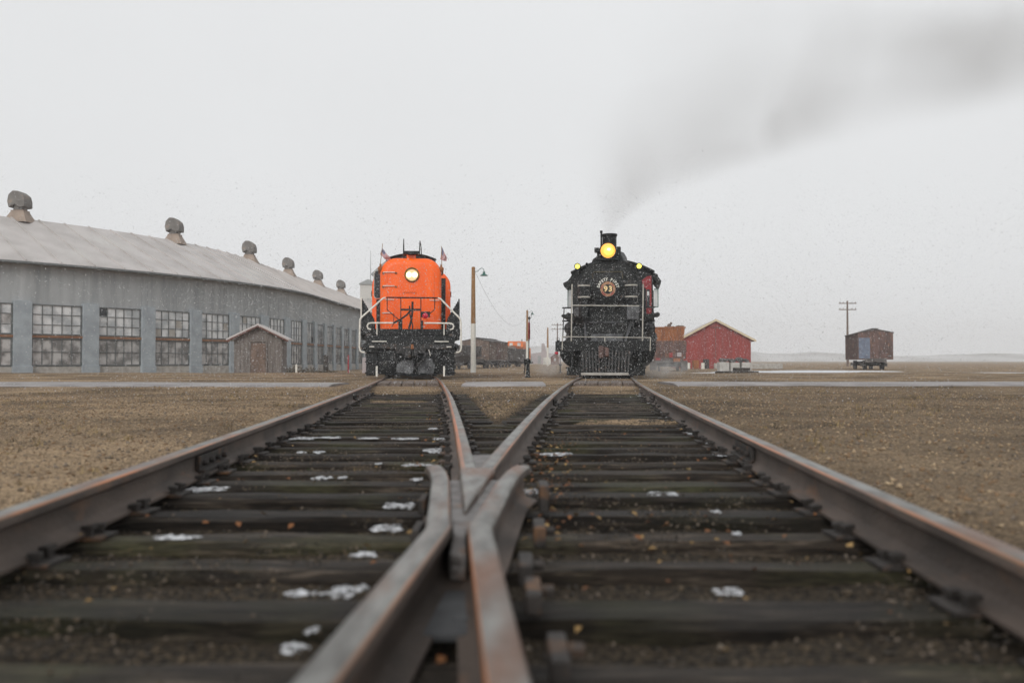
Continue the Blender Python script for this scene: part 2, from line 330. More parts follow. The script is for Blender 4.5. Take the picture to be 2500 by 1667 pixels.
# ------------------------------------------------------------------ track geometry
Y0, X0 = 3.15, -0.155
def G1(y):                       # gauge line of the right rail of the orange engine's track
    s = y - Y0
    if s < 0: return X0 - .066 * s
    t = min(s, 25); x = X0 - .068 * t - .00070 * t * t
    return x - (.068 + .0014 * 25) * (s - t)
def G2(y):                       # gauge line of the left rail of the steam engine's track
    s = y - Y0
    if s < 0: return X0 + .064 * s
    t = min(s, 25); x = X0 + .065 * t + .00098 * t * t
    return x + (.065 + .00196 * 25) * (s - t)
def slope(f, y): return (f(y + .05) - f(y - .05)) / .1
GA = 1.505                       # head centre to head centre
def r1R(y): return G1(y) + .036
def r1L(y): return G1(y) + .036 - GA
def r2L(y): return G2(y) - .036
def r2R(y): return G2(y) - .036 + GA
def c1(y): return r1R(y) - GA / 2
def c2(y): return r2L(y) + GA / 2

def smooth(a, b, x):
    t = np.clip((x - a) / (b - a), 0, 1); return t * t * (3 - 2 * t)

# ------------------------------------------------------------------ ground
def vr1L(Y): return np.vectorize(r1L)(Y)
def vr2R(Y): return np.vectorize(r2R)(Y)
def wob(X, Y, k, s):
    return (np.sin(X * 1.7 * k + s) * np.cos(Y * 1.3 * k - s) + .6 * np.sin(X * 3.9 * k - Y * 2.1 * k + 2 * s) + .4 * np.cos(X * 7.1 * k + Y * 6.3 * k + s)) / 2
def ground_h(X, Y):
    l = vr1L(Y); r = vr2R(Y)
    inside = smooth(-.55, -.10, X - l) * smooth(-.55, -.10, r - X)
    gore = smooth(.36, .50, X - np.vectorize(r1R)(Y)) * smooth(.36, .50, np.vectorize(r2L)(Y) - X) * smooth(8.6, 10.5, Y)
    dep = smooth(9.9, 10.1, Y) * smooth(10.75, 10.5, Y) * smooth(.2, .5, X - np.vectorize(r2L)(Y)) + smooth(14.9, 15.1, Y) * smooth(15.7, 15.5, Y) * smooth(.1, .4, X - l) * smooth(-.1, -.4, X - np.vectorize(r1R)(Y))
    out = .045 + .012 * wob(X, Y, 1.0, .7) + .006 * wob(X, Y, 4, 2)
    bed = -.052 + .016 * wob(X, Y, 1.6, 1.9) + .010 * wob(X, Y, 6, .3)
    band = .5 * smooth(.55, .95, np.sin(Y * 1.15 + .6))          # here and there the ballast swallows the ties
    bed = bed + .03 * band * smooth(4, 8, Y) + .06 * dep
    h = out * (1 - inside) + (bed * (1 - gore) + (.040 + .018 * wob(X, Y, 1.6, 1)) * gore) * inside
    fill = smooth(18.3, 19.0, Y)
    far = smooth(25.0, 26.5, Y)
    h = h * (1 - fill) + (.035 + .055 * smooth(19.2, 20.6, Y) + .01 * wob(X, Y, 1, .4)) * fill
    far = smooth(25.0, 26.5, Y)
    h = h * (1 - far) + (.115 + .02 * wob(X, Y, .5, .2)) * far
    low = smooth(42, 52, Y)
    h = h * (1 - low) + (-.15) * low
    bedm = inside * (1 - fill) * (1 - .78 * gore) * (1 - .9 * np.clip(dep, 0, 1))
    bedm = np.maximum(bedm, .38 * smooth(.1, .5, X - r) * (1 - far) * smooth(13, 9, X))
    return h, bedm
def axis(spec):
    a = [spec[0][0]]
    for end, st in [(s[1], s[2]) for s in spec]:
        while a[-1] < end - 1e-6: a.append(min(a[-1] + st, end))
    return np.array(a)
gx = np.concatenate([[-900, -400, -150, -80, -50, -35], axis([(-25, -8, .8), (-8, -3.4, .14), (-3.4, 4, .045), (4, 8, .14), (8, 25, .8)]), [35, 50, 80, 150, 400, 900]])
gy = np.concatenate([axis([(-4, .8, .3), (.8, 7, .045), (7, 13, .07), (13, 22, .12), (22, 30, .3), (30, 60, 1.0)]), [70, 90, 120, 170, 260, 400, 900]])
GX, GY = np.meshgrid(gx, gy); GH, GB = ground_h(GX, GY)
nx, ny = len(gx), len(gy)
idx = np.arange(nx * ny).reshape(ny, nx)
F = np.stack([idx[:-1, :-1], idx[:-1, 1:], idx[1:, 1:], idx[1:, :-1]], -1).reshape(-1, 4)
ground = soup('ground', np.stack([GX, GY, GH], -1).reshape(-1, 3), F, M['ground'], 'structure', True)
at = ground.data.attributes.new('bed', 'FLOAT', 'POINT'); at.data.foreach_set('value', GB.ravel().astype(np.float32))

# service road in three stretches of one sheet, raised a little, with the tracks let through
def road_front(x): return 20.9 + .035 * (x + 3) + .25 * math.sin(x * .35)
mb = MB()
def road_strip(xa, xb, n):
    rows = []
    for i in range(n + 1):
        x = xa + (xb - xa) * i / n
        y0 = road_front(x); y1 = y0 + 2.7 + .3 * math.sin(x * .5 + 1)
        rows.append([(x, y0 - .15, .03), (x, y0, .112), (x, y0 + .5, .14), (x, y1 - .4, .14), (x, y1, .125), (x, y1 + .3, .0)])
    vs = [p for r in rows for p in r]
    fs = [(i * 6 + j, i * 6 + j + 1, (i + 1) * 6 + j + 1, (i + 1) * 6 + j) for i in range(n) for j in range(5)]
    fs += [tuple(range(6)), tuple(range(n * 6, n * 6 + 6))]
    mb.add(vs, fs)
YX = 22.7
road_strip(-60, r1L(YX) - .75, 70); road_strip(r1R(YX) + .6, r2L(YX) - .7, 24); road_strip(r2R(YX) + .75, 60, 70)
tag(mb.build('service_road', M['asphalt']), kind='structure')

# ------------------------------------------------------------------ rails
PROF = [(-.070, .013), (-.070, .024), (-.020, .036), (-.0085, .055), (-.0085, .125), (-.022, .136), (-.036, .142), (-.0365, .170), (-.030, .178), (-.015, .1805),
        (.015, .1805), (.030, .178), (.0365, .170), (.036, .142), (.022, .136), (.0085, .125), (.0085, .055), (.020, .036), (.070, .024), (.070, .013)]
def rail_mesh(path, gauge_side=None, taper=None):
    """path: list of (x,y); slots 0 side, 1 worn top, 2 gauge edge"""
    mb = MB(); k = len(PROF); n = len(path); vs = []
    for i, (x, y) in enumerate(path):
        a = Vector(path[max(i - 1, 0)]); b = Vector(path[min(i + 1, n - 1)]); d = (b - a).normalized(); nrm = Vector((d.y, -d.x))
        jx = .0012 * noise.noise(Vector((x * 3, y * 2.1, 4)))
        for px, pz in PROF: vs.append((x + nrm.x * (px + jx), y + nrm.y * (px + jx), pz + (.001 * noise.noise(Vector((y * 1.5, px * 9, 1))) if pz > .1 else 0)))
    for j in range(k):
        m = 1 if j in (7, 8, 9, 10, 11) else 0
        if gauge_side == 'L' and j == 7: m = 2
        if gauge_side == 'LL' and j in (6, 7, 8): m = 2  # wider strip of the painted orange reflection
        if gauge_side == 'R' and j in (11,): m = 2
        fs = [(i * k + j, i * k + (j + 1) % k, (i + 1) * k + (j + 1) % k, (i + 1) * k + j) for i in range(n - 1)]
        o = len(mb.f); mb.f += fs; mb.m += [m] * len(fs)
    mb.v = vs; mb.f += [tuple(range(k)), tuple(range((n - 1) * k, n * k))]; mb.m += [0, 0]
    return mb
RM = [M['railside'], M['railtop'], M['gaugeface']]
def joint(parent, f, y, side=None):
    mb = MB(); x = f(y); a = math.atan(slope(f, y))
    Mx = Matrix.Translation((x, y, 0)) @ Matrix.Rotation(-a, 4, 'Z')
    for sgn in (-1, 1):
        mb.box(sgn * .012, sgn * .034, -.31, .31, .045, .128, 0, Mx)
        mb.box(sgn * .030, sgn * .062, -.31, .31, .030, .052, 0, Mx)
        for q in (-.23, -.08, .08, .23):
            p = Mx @ Vector((sgn * .034, q, .085)); w = Mx @ Vector((sgn * .062, q, .085)); mb.cyl(p, w, .017, seg=6)
    return mb.build('joint_bar', M['plate'], parent, bevel=.003)
def ys(a, b, st): return list(np.arange(a, b, st)) + [b]
rails = {}
def rail(name, f, a, b, label, gs, joints):
    o = rail_mesh([(f(y), y) for y in ys(a, b, .25)], gs).build('rail', RM, ang=50)
    tag(o, label, 'rail', 'running rails of the two tracks')
    for y in joints: joint(o, f, y)
    return o
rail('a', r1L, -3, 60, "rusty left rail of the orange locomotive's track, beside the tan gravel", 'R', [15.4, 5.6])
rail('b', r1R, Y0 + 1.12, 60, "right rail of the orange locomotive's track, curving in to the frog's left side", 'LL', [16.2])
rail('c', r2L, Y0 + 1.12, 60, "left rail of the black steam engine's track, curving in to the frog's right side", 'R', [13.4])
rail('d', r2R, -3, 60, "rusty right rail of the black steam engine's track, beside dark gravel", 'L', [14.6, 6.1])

# frog: one thing with its nose, fill, wing rails, plate
frog = empty('track_frog', (X0, Y0, 0), label='worn steel crossing frog where the two inner rails meet in the foreground', cat='track frog')
def loc(mb):
    mb.v = [(p[0] - X0, p[1] - Y0, p[2]) for p in mb.v]; return mb
mb = MB()
L_, R_ = [], []
for s in (.0, .15, .35, .6, .85, 1.12):
    y = Y0 + s; L_.append((G1(y) - .004, y)); R_.append((G2(y) + .004, y))
rings = []
for (lx, y), (rx, _) in zip(L_, R_):
    drop = .016 * max(0, 1 - (y - Y0) / .3)
    z = .1795 - drop; w = (rx - lx); c = min(.006, w * .3)
    rings.append([(lx - .012, y, .03), (lx - .003, y, z - .03), (lx, y, z - .008), (lx + c, y, z), (rx - c, y, z), (rx, y, z - .008), (rx + .003, y, z - .03), (rx + .012, y, .03)])
mb.rings(rings)
mi = []
for f in mb.f:
    zz = [mb.v[i][2] for i in f]; mi.append(1 if min(zz) > .145 and max(zz) - min(zz) < .03 else 0)
mb.m = mi
loc(mb).build('frog_point', [M['railside'], M['railtop']], frog, ang=30)
mb = MB()                                       # heel filler between the two rails
rg = []
for s in (1.125, 1.4, 1.7, 1.95):
    y = Y0 + s; lx, rx = r1R(y) + .0372, r2L(y) - .0372
    z = .168 - .012 * (s - 1.125) / .8
    rg.append([(lx, y, .03), (lx, y, z), (rx, y, z), (rx, y, .03)])
mb.rings(rg); loc(mb).build('heel_block', M['casting'], frog, bevel=.004)
mb = MB(); bmb = MB()                           # wing rails
def wing(near, nsgn, par, psgn):
    path = [(near(y) + nsgn * .036, y) for y in ys(-3, 2.55, .3)]
    path += [(near(2.68) + nsgn * .0365, 2.68), (near(2.78) * .5 + (par(2.78) + psgn * .084) * .5 + nsgn * .018, 2.8)]
    path += [(par(y) + psgn * .086, y) for y in (2.95, 3.1, 3.3, 3.6, 3.85)]
    path += [(par(4.0) + psgn * .090, 4.0), (par(4.15) + psgn * .097, 4.15), (par(4.28) + psgn * .108, 4.28), (par(4.38) + psgn * .121, 4.38)]
    return path
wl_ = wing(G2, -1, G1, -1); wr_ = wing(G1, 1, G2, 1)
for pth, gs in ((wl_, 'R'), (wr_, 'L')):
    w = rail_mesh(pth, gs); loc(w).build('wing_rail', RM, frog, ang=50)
# casting floor in the flangeways, base plate with a hole, side blocks and bolts
mb = MB()
rg = []
for y in (2.72, 2.8, 3.0, 3.3, 3.7, 4.05):
    lx = G1(y) - .052 if y > 2.9 else G2(y) + .003; rx = G2(y) + .052 if y > 2.9 else G1(y) - .003
    if rx < lx + .02: rx = lx + .02
    zt = .152 if y > 2.78 else .11
    rg.append([(lx, y, .03), (lx, y, zt), (rx, y, zt), (rx, y, .03)])
mb.rings(rg); loc(mb).build('flangeway_floor', M['casting'], frog, bevel=.006)
mb = MB(); mb.box(-.30, -.02, 2.2, 2.62, .012, .03); mb.cyl((-.125, 2.33, .028), (-.125, 2.33, .034), .022, seg=14)
loc(mb).build('base_plate', M['greysteel'], frog, bevel=.004)
for y, x, h in ((4.05, .125, .14), (3.3, .085, .10), (2.75, .03, .09), (2.45, .045, .085), (1.95, .085, .08)):
    mb = MB(); mb.box(x - .012, x + .030, y - .10, y + .10, .03, h); loc(mb).build('side_block', M['plate'], frog, bevel=.006)
    mb = MB(); mb.cyl((x + .031, y, .07), (x + .062, y, .07), .018, seg=6); loc(mb).build('bolt', M['plate'], frog)
for y, x in ((4.0, -.355), (3.3, -.31), (2.5, -.31)):
    mb = MB(); mb.box(x - .03, x, y - .1, y + .1, .03, .09); loc(mb).build('side_block', M['plate'], frog, bevel=.006)

# ------------------------------------------------------------------ ties with plates and spikes
def tie_mesh(L, W=.225, H=.17, seed=0):
    mb = MB(); n = max(10, int(L / .16)); rg = []
    for i in range(n + 1):
        x = -L / 2 + L * i / n + (random.uniform(-.012, .012) if 0 < i < n else 0)
        j = lambda s, a: 1.5 * a * noise.noise(Vector((x * 2.3 + seed * 7.7, s * 3.1, seed * 1.7)))
        w = W / 2
        e = .02 if i in (0, n) else 0
        rg.append([(x, -w - .004 + j(1, .012) + e, -H), (x, -w + j(2, .014), -.025 + j(3, .012) - e), (x, -w + .018 + j(4, .012), -.003 + j(5, .008) - e), (x, -w * .35, .001 + j(6, .010) - e * .5),
                   (x, w * .3, j(7, .011) - e * .5), (x, w - .018 + j(8, .012), -.003 + j(9, .008) - e), (x, w + j(10, .014), -.025 + j(11, .012) - e), (x, w + .004 + j(12, .012) - e, -H)])
    mb.rings(rg); return mb
def plate_mb(xs):
    mb = MB()
    for x in xs: mb.box(x - .14, x + .14, -.085, .085, .001, .0128)
    return mb
_sp = None
def spike(parent, x, y):
    global _sp
    if _sp is None:
        mb = MB(); mb.box(-.013, .013, -.012, .012, .0, .034); mb.box(-.022, .022, -.019, .019, .030, .046); _sp = mb.build('spike', M['plate'], parent); o = _sp
    else:
        o = _sp.copy(); COL.objects.link(o); o.parent = parent
    o.location = (x, y, random.uniform(-.004, .01)); o.rotation_euler = (random.uniform(-.15, .15), random.uniform(-.15, .15), random.uniform(-.4, .4))
TG = 'weathered ties under the switch and both tracks'
def plates(o, xs):
    for x in xs:
        p = plate_mb([x]).build('tie_plate', M['plate'], o)
        for sx in (-.084, .084):
            for sy in (-.045, .05): spike(p, x + sx, sy)
protos = []
for k in range(6):
    o = tie_mesh(2.62, W=.2 + .008 * (k % 3), seed=k).build('railroad_tie', M['tie']); plates(o, (-GA / 2, GA / 2)); protos.append([o, False])
def std_tie(c, y, f):
    pr = random.choice(protos)
    o = pr[0] if not pr[1] else copy_tree(pr[0]); pr[1] = True
    o.location = (c(y) + random.uniform(-.08, .08), y, random.uniform(-.008, .004)); o.rotation_euler = (0, 0, math.atan(-slope(c, y)) + random.uniform(-.012, .012))
    dx = c(y) - o.location.x
    tag(o, "dark weathered wooden tie under one track only, partly buried in gravel", 'railroad tie', TG)
y = .55; k = 0
while y < 18.6:
    yy = y + random.uniform(-.03, .03)
    if yy < 9.4:
        l = r1L(yy) - .55 + random.uniform(-.12, .12); r = r2R(yy) + .55 + random.uniform(-.12, .12)
        o = tie_mesh(r - l, W=.195 + random.uniform(-.03, .03), seed=20 + k).build('railroad_tie', M['tie'])
        o.location = ((l + r) / 2, yy, random.uniform(-.010, .004)); o.rotation_euler = (random.uniform(-.035, .035), 0, random.uniform(-.012, .012))
        cx = (l + r) / 2
        xs = [r1L(yy) - cx, r2R(yy) - cx] + ([r1R(yy) - cx, r2L(yy) - cx] if yy > 5.2 else [])
        plates(o, xs); tag(o, "long dark weathered switch tie running under both tracks near the frog", 'railroad tie', TG)
    else:
        if k % 2 == 0 and yy < 12.2:                # interleaved long timbers just past the frog
            pass
        std_tie(c1, yy, 0); std_tie(c2, yy + random.uniform(.05, .2), 0)
    y += .50 + random.uniform(-.03, .04); k += 1
for pr in protos:
    if not pr[1]:
        bpy.data.objects.remove(pr[0])

# timber crossing planks at the road
for f, t in ((c1, "orange locomotive"), (c2, "black steam engine")):
    for j in range(5):
        mb = MB(); xo = -.56 + j * .28
        rg = []
        for yy in (21.2, 21.9, 22.6, 23.2, 23.9):
            c = f(yy) + xo; z = .158 + .006 * noise.noise(Vector((j * 3.3, yy, 2)))
            rg.append([(c - .128, yy, .0), (c - .128, yy, z - .008), (c - .118, yy, z), (c + .118, yy, z), (c + .128, yy, z - .008), (c + .128, yy, .0)])
        mb.rings(rg)
        o = mb.build('crossing_plank', M['plank'])
        tag(o, "weathered road crossing timber laid between the rails just before the " + t, 'plank', 'crossing timbers before the ' + t)

# ------------------------------------------------------------------ loose gravel, leaves, snow
def stones(n, xa, xb, ya, yb, keep, smin, smax, ypow=1.0):
    Y = ya + (yb - ya) * rng.random(n) ** ypow; X = xa + (xb - xa) * rng.random(n)
    k = keep(X, Y); return X[k], Y[k], smin + (smax - smin) * rng.random(k.sum()) ** 2
def keep_out(X, Y):
    l = vr1L(Y); r = vr2R(Y); a = np.vectorize(r1R)(Y); b = np.vectorize(r2L)(Y)
    return ((X < l - .12) | (X > r + .12) | ((X > a + .45) & (X < b - .45))) & (Y < 20.6)
def keep_bed(X, Y):
    l = vr1L(Y); r = vr2R(Y); return (X > l - .3) & (X < r + .3) & (Y < 19.4)
A = stones(70000, -9, 9, 3.0, 20.6, keep_out, .004, .017, 1.1)
B = stones(48000, -3.6, 4, 1.2, 19.4, keep_bed, .004, .012, 1.25)
X = np.concatenate([A[0], B[0]]); Yv = np.concatenate([A[1], B[1]]); S = np.concatenate([A[2], B[2]])
H, _ = ground_h(X, Yv)
def keep_grit(X, Y):
    w = wob(X, Y, 1.3, 4.2) + .5 * wob(X, Y, 5, 1.3)
    return keep_bed(X, Y) & (w > .05 + .5 * rng.random(len(X)))
C = stones(120000, -3.0, 3.6, 1.3, 19.2, keep_grit, .0025, .0075, 1.2)
X = np.concatenate([X, C[0]]); Yv = np.concatenate([Yv, C[1]]); S = np.concatenate([S, C[2]]); H = np.concatenate([H, np.full(len(C[0]), .002)])
octv = np.array([(1, 0, 0), (-1, 0, 0), (0, 1, 0), (0, -1, 0), (0, 0, .8), (0, 0, -.6)])
octf = np.array([(0, 2, 4), (2, 1, 4), (1, 3, 4), (3, 0, 4), (2, 0, 5), (1, 2, 5), (3, 1, 5), (0, 3, 5)])
def pebbles(name, X, Yv, S, H, mats):
    n = len(X)
    dv = octv[None] * (1 + .35 * rng.standard_normal((n, 6, 1))) + .2 * rng.standard_normal((n, 6, 3))
    V = dv * S[:, None, None] + np.stack([X, Yv, H + S * .25], -1)[:, None]
    F = octf[None] + (np.arange(n) * 6)[:, None, None]
    soup(name, V.reshape(-1, 3), F.reshape(-1, 3), mats, 'stuff', False, np.repeat(rng.integers(0, len(mats), n), 8))
nA = len(A[0])
pebbles('loose_gravel', X[:nA], Yv[:nA], S[:nA], H[:nA], [M['pebA'], M['pebB'], M['pebC']])
pebbles('track_grit', X[nA:], Yv[nA:], S[nA:], H[nA:], [M['gritA'], M['gritB'], M['gritB'], M['gritA'], M['pebB']])

def leaves(n):
    V = []; Fq = []; mi = []
    for i in range(n):
        u = random.random()
        if u < .45: y = random.uniform(3.4, 7.5); x = r2L(y) + random.uniform(.08, .38)
        elif u < .75: y = random.uniform(1.6, 9); x = random.uniform(.1, r2R(y))
        elif u < .88: y = random.uniform(4, 12); x = r1R(y) + random.uniform(-.3, -.08)
        else: y = random.uniform(1.5, 8); x = random.uniform(r1L(y), r1R(y))
        s = random.uniform(.006, .019); a = random.uniform(0, 2 * PI); z = random.uniform(.0, .02)
        t1, t2 = random.uniform(-.5, .9), random.uniform(-.5, .9)
        e1 = Vector((math.cos(a), math.sin(a), t1 * .6)) * s; e2 = Vector((-math.sin(a), math.cos(a), t2 * .6)) * s * .7
        c = Vector((x, y, z + .006)); o = len(V)
        V += [c - e1, c + e2 + Vector((0, 0, .005)), c + e1, c - e2 + Vector((0, 0, .005))]; Fq.append((o, o + 1, o + 2, o + 3)); mi.append(random.random() < .45)
    soup('fallen_leaves', np.array([tuple(v) for v in V]), np.array(Fq), [M['leaf'], M['leafgold']], 'stuff', False, np.array(mi, int))
leaves(520)

def tufts(n, name, keep, xa, xb, ya, yb, hmin, hmax, mats, blades):
    V = []; Fq = []; mi = []; k = 0
    while k < n:
        x = random.uniform(xa, xb); y = random.uniform(ya, yb)
        if not keep(np.array([x]), np.array([y]))[0]: continue
        k += 1; z = float(ground_h(np.array([x]), np.array([y]))[0][0]); h = random.uniform(hmin, hmax); c = random.random() < .5
        for q in range(blades):
            a = random.uniform(0, 2 * PI); b = Vector((x + random.gauss(0, h * .4), y + random.gauss(0, h * .4), z - .005)); t = b + Vector((math.cos(a) * h * .6, math.sin(a) * h * .6, h * random.uniform(.5, 1.1)))
            w = Vector((-math.sin(a), math.cos(a), 0)) * random.uniform(.0015, .004); o = len(V)
            V += [b - w, b + w, t + w * .2, t - w * .2]; Fq.append((o, o + 1, o + 2, o + 3)); mi.append(int(c))
    return soup(name, np.array([tuple(v) for v in V]), np.array(Fq), mats, 'stuff', False, np.array(mi))
M['drygrass'] = mat('dry_grass', (.34, .25, .11), (.2, .14, .06), rough=.9, scale=20)
M['moss'] = mat('green_moss', (.055, .075, .022), (.03, .042, .014), rough=.9, scale=20)
tufts(1000, 'dry_grass', lambda X, Y: keep_out(X, Y) & (wob(X, Y, .6, 3) > .25), -10, 10, 4, 20.4, .02, .07, [M['drygrass'], M['weed']], 9)
tufts(700, 'moss', keep_bed, -3.4, 3.8, 4, 17.5, .012, .035, [M['moss'], M['drygrass']], 9)
f_px = 2179.0
def at_px(px, py, z):            # survey helper: a measured point of the photograph on the level z
    d = (CAMZ - z) * f_px / (py - 828.0); return ((px - 1176) / f_px * d, d)
SNOW = [(700, 1005, 60, 6), (935, 1006, 50, 7), (1010, 1006, 30, 6), (995, 983, 22, 5), (992, 1031, 40, 10), (1000, 1036, 24, 8), (735, 1036, 26, 7), (690, 1037, 24, 5), (960, 1065, 70, 6),
        (740, 1095, 44, 9), (786, 1094, 20, 7), (960, 1098, 26, 9), (912, 1158, 60, 18), (888, 1208, 56, 18), (835, 1268, 60, 12), (800, 1345, 90, 40), (700, 1356, 60, 16), (680, 1480, 60, 26), (720, 1440, 30, 12),
        (1262, 1041, 60, 9), (1300, 1040, 22, 7), (1216, 1126, 32, 14), (1520, 1131, 70, 10), (1640, 1172, 26, 8), (1672, 1352, 60, 18), (1690, 1222, 20, 10),
        (1468, 903, 14, 3), (1476, 909, 24, 4), (1487, 914, 22, 4), (1494, 925, 18, 3), (1506, 934, 26, 4), (1524, 945, 24, 4), (1538, 956, 26, 6), (1546, 965, 24, 6), (1580, 982, 18, 6), (1588, 994, 30, 8), (1628, 1016, 22, 6), (1650, 1042, 26, 8),
        (1060, 1022, 16, 7), (870, 1063, 14, 4), (760, 1003, 40, 5), (845, 1005, 40, 4), (1880, 1030, 60, 8), (540, 1020, 60, 8), (480, 1120, 90, 14), (300, 1090, 70, 10), (2000, 1110, 70, 12), (1800, 1085, 44, 8), (420, 1230, 90, 16), (2060, 1240, 80, 14)]
V = []; Fq = []
def blob(cx, cy, cz, rx, ry, h, seed):
    o = len(V); n = 18
    V.append((cx, cy, cz + h))
    for ring, (q, hz) in enumerate(((.55, .8), (.85, .45), (1.0, -.3))):
        for i in range(n):
            t = 2 * PI * i / n; k = q * (1 + .8 * noise.noise(Vector((math.cos(t) * 1.9 + seed, math.sin(t) * 1.9, seed * 2.3))))
            V.append((cx + rx * k * math.cos(t), cy + ry * k * math.sin(t), cz + h * hz))
    for i in range(n):
        j = (i + 1) % n
        Fq.append((o, o + 1 + i, o + 1 + j))
        for r_ in range(2):
            a = o + 1 + r_ * n
            Fq.append((a + i, a + n + i, a + n + j)); Fq.append((a + i, a + n + j, a + j))
for i, (px, py, w, h) in enumerate(SNOW):
    x, d = at_px(px, py, .005)
    rx = w / f_px * d / 2; ry = max(.03, min(.12, (h / f_px) * d * d / .66 / 2 * .8))
    for q in range(22):
        k = random.uniform(.10, .38) if q > 2 else .55
        blob(x + rx * random.uniform(-.9, .9) * (q > 0), d + ry * random.uniform(-.8, .8) * (q > 0), .002, rx * k, ry * k * random.uniform(.7, 1.4), random.uniform(.002, .006), i * 3.1 + q)
soup('snow_patches', np.array(V), np.array(Fq), M['snowpatch'], 'stuff', True)
V = []; Fq = []                                   # lying snow by the barn and along the far tracks
for cx, cy, rx, ry in ((15.5, 63, 3.2, 6), (19.5, 66, 4, 5), (13.0, 58, 2.2, 2.2), (24, 70, 5, 5), (-5.2, 46, 1.2, .5), (-1.9, 47, .8, .4), (17.5, 50, 2.5, .7), (29, 58, 6, 3)):
    for q in range(4): blob(cx + rx * random.uniform(-.4, .4), cy + ry * random.uniform(-.4, .4), ground_h(np.array(cx * 1.0), np.array(cy * 1.0))[0].item() + .01, rx * random.uniform(.5, .7), ry * random.uniform(.5, .7), .07, cx + q)
soup('lying_snow', np.array(V), np.array(Fq), M['snow'], 'stuff', True)

# ------------------------------------------------------------------ shared railway pieces
def wheel_mb(mb, x, y, z, r, w=.13, m=0):
    mb.lathe((x, y, z), (1, 0, 0), [(.06, -w / 2 - .02), (r * .35, -w / 2 - .02), (r * .8, -w / 2 + .02), (r, -w / 2), (r, w / 2 - .03), (r + .03, w / 2 - .02), (r + .03, w / 2), (.06, w / 2)], 24, m)
def rrect(hw, z0, z1, rad, rb=None, n=6, cx=0):
    """rounded rectangle outline in x,z; rad top corners, rb bottom corners"""
    rb = .01 if rb is None else rb; out = []
    for cx_, cz_, r, a0 in ((hw - rb, z0 + rb, rb, -90), (hw - rad, z1 - rad, rad, 0), (-hw + rad, z1 - rad, rad, 90), (-hw + rb, z0 + rb, rb, 180)):
        for i in range(n + 1):
            a = R(a0 + 90 * i / n); out.append((cx + cx_ + r * math.cos(a), cz_ + r * math.sin(a)))
    return out

# ------------------------------------------------------------------ orange diesel locomotive
D1 = 28.0
lo = empty('diesel_locomotive', (c1(D1), D1, 0), -math.atan(slope(c1, D1)), label='bright orange diesel locomotive with twin lit headlamp and white handrails', cat='locomotive')
def q1(X, Z, y=0):
    s = (D1 + y) / D1; return (X * s, y, CAMZ + (Z - CAMZ) * s)
# hood, with rounded front edges
mb = MB(); rg = []
HW, HT, HB = .935, 3.80, 1.58
for t in range(7):
    a = PI / 2 * t / 6; ins = .20 * (1 - math.sin(a)); yy = .9 + .20 * (1 - math.cos(a))
    rg.append([(x, yy, z) for x, z in rrect(HW - ins, HB, HT - ins * 1.1, .50 - ins * .6, n=8)])
rg.append([(x, 6.6, z) for x, z in rrect(HW, HB, HT, .50, n=8)])
mb.rings(rg); mb.build('hood', M['orange'], lo, ang=40)
mb = MB(); mb.prism(rrect(HW, HB, HT, .5, n=8), 9.6, 15.5); mb.build('rear_hood', M['orange'], lo)
# cab with arched roof
def cab_prof(k=1.0):
    out = [(1.42 * k, 1.58), (1.42 * k, 3.36)]
    for i in range(1, 24):
        a = PI * i / 24; out.append((1.42 * k * math.cos(a), 3.36 + .80 * math.sin(a) ** .9))
    return out + [(-1.42 * k, 3.36), (-1.42 * k, 1.58)]
mb = MB(); mb.prism(cab_prof(), 6.5, 9.7); cab = mb.build('cab', M['orange'], lo, bevel=.03)
mb = MB(); mb.rings([[(x, yy, z) for x, z in rrect(.14, .0, .0 + 1.0, .12, .1, n=4)] for yy in (6.46, 6.52)])
mb.v = [(x - 1.20, y, z + 2.92) for x, y, z in mb.v]; mb.build('cab_window', M['glassdark'], cab)
mb = MB(); mb.rings([[(x, yy, z) for x, z in rrect(.155, .0, 1.03, .13, .1, n=4)] for yy in (6.475, 6.52)])
mb.v = [(x - 1.20, y, z + 2.905) for x, y, z in mb.v]; mb.build('window_frame', M['white'], cab)
mb = MB(); mb.box(-1.26, -.95, 6.46, 6.55, 1.6, 2.88); mb.box(.95, 1.235, 6.46, 6.55, 1.6, 3.66); mb.build('door_recess', M['black'], cab)
for sx in (-1, 1):
    mb = MB(); mb.box(sx * 1.40, sx * 1.43, 7.1, 9.1, 2.6, 3.4); mb.build('side_window', M['glassdark'], cab)
    mb = MB(); mb.box(sx * 1.42, sx * 1.46, 6.8, 6.9, 3.0, 3.2); mb.build('mirror', M['black'], cab)
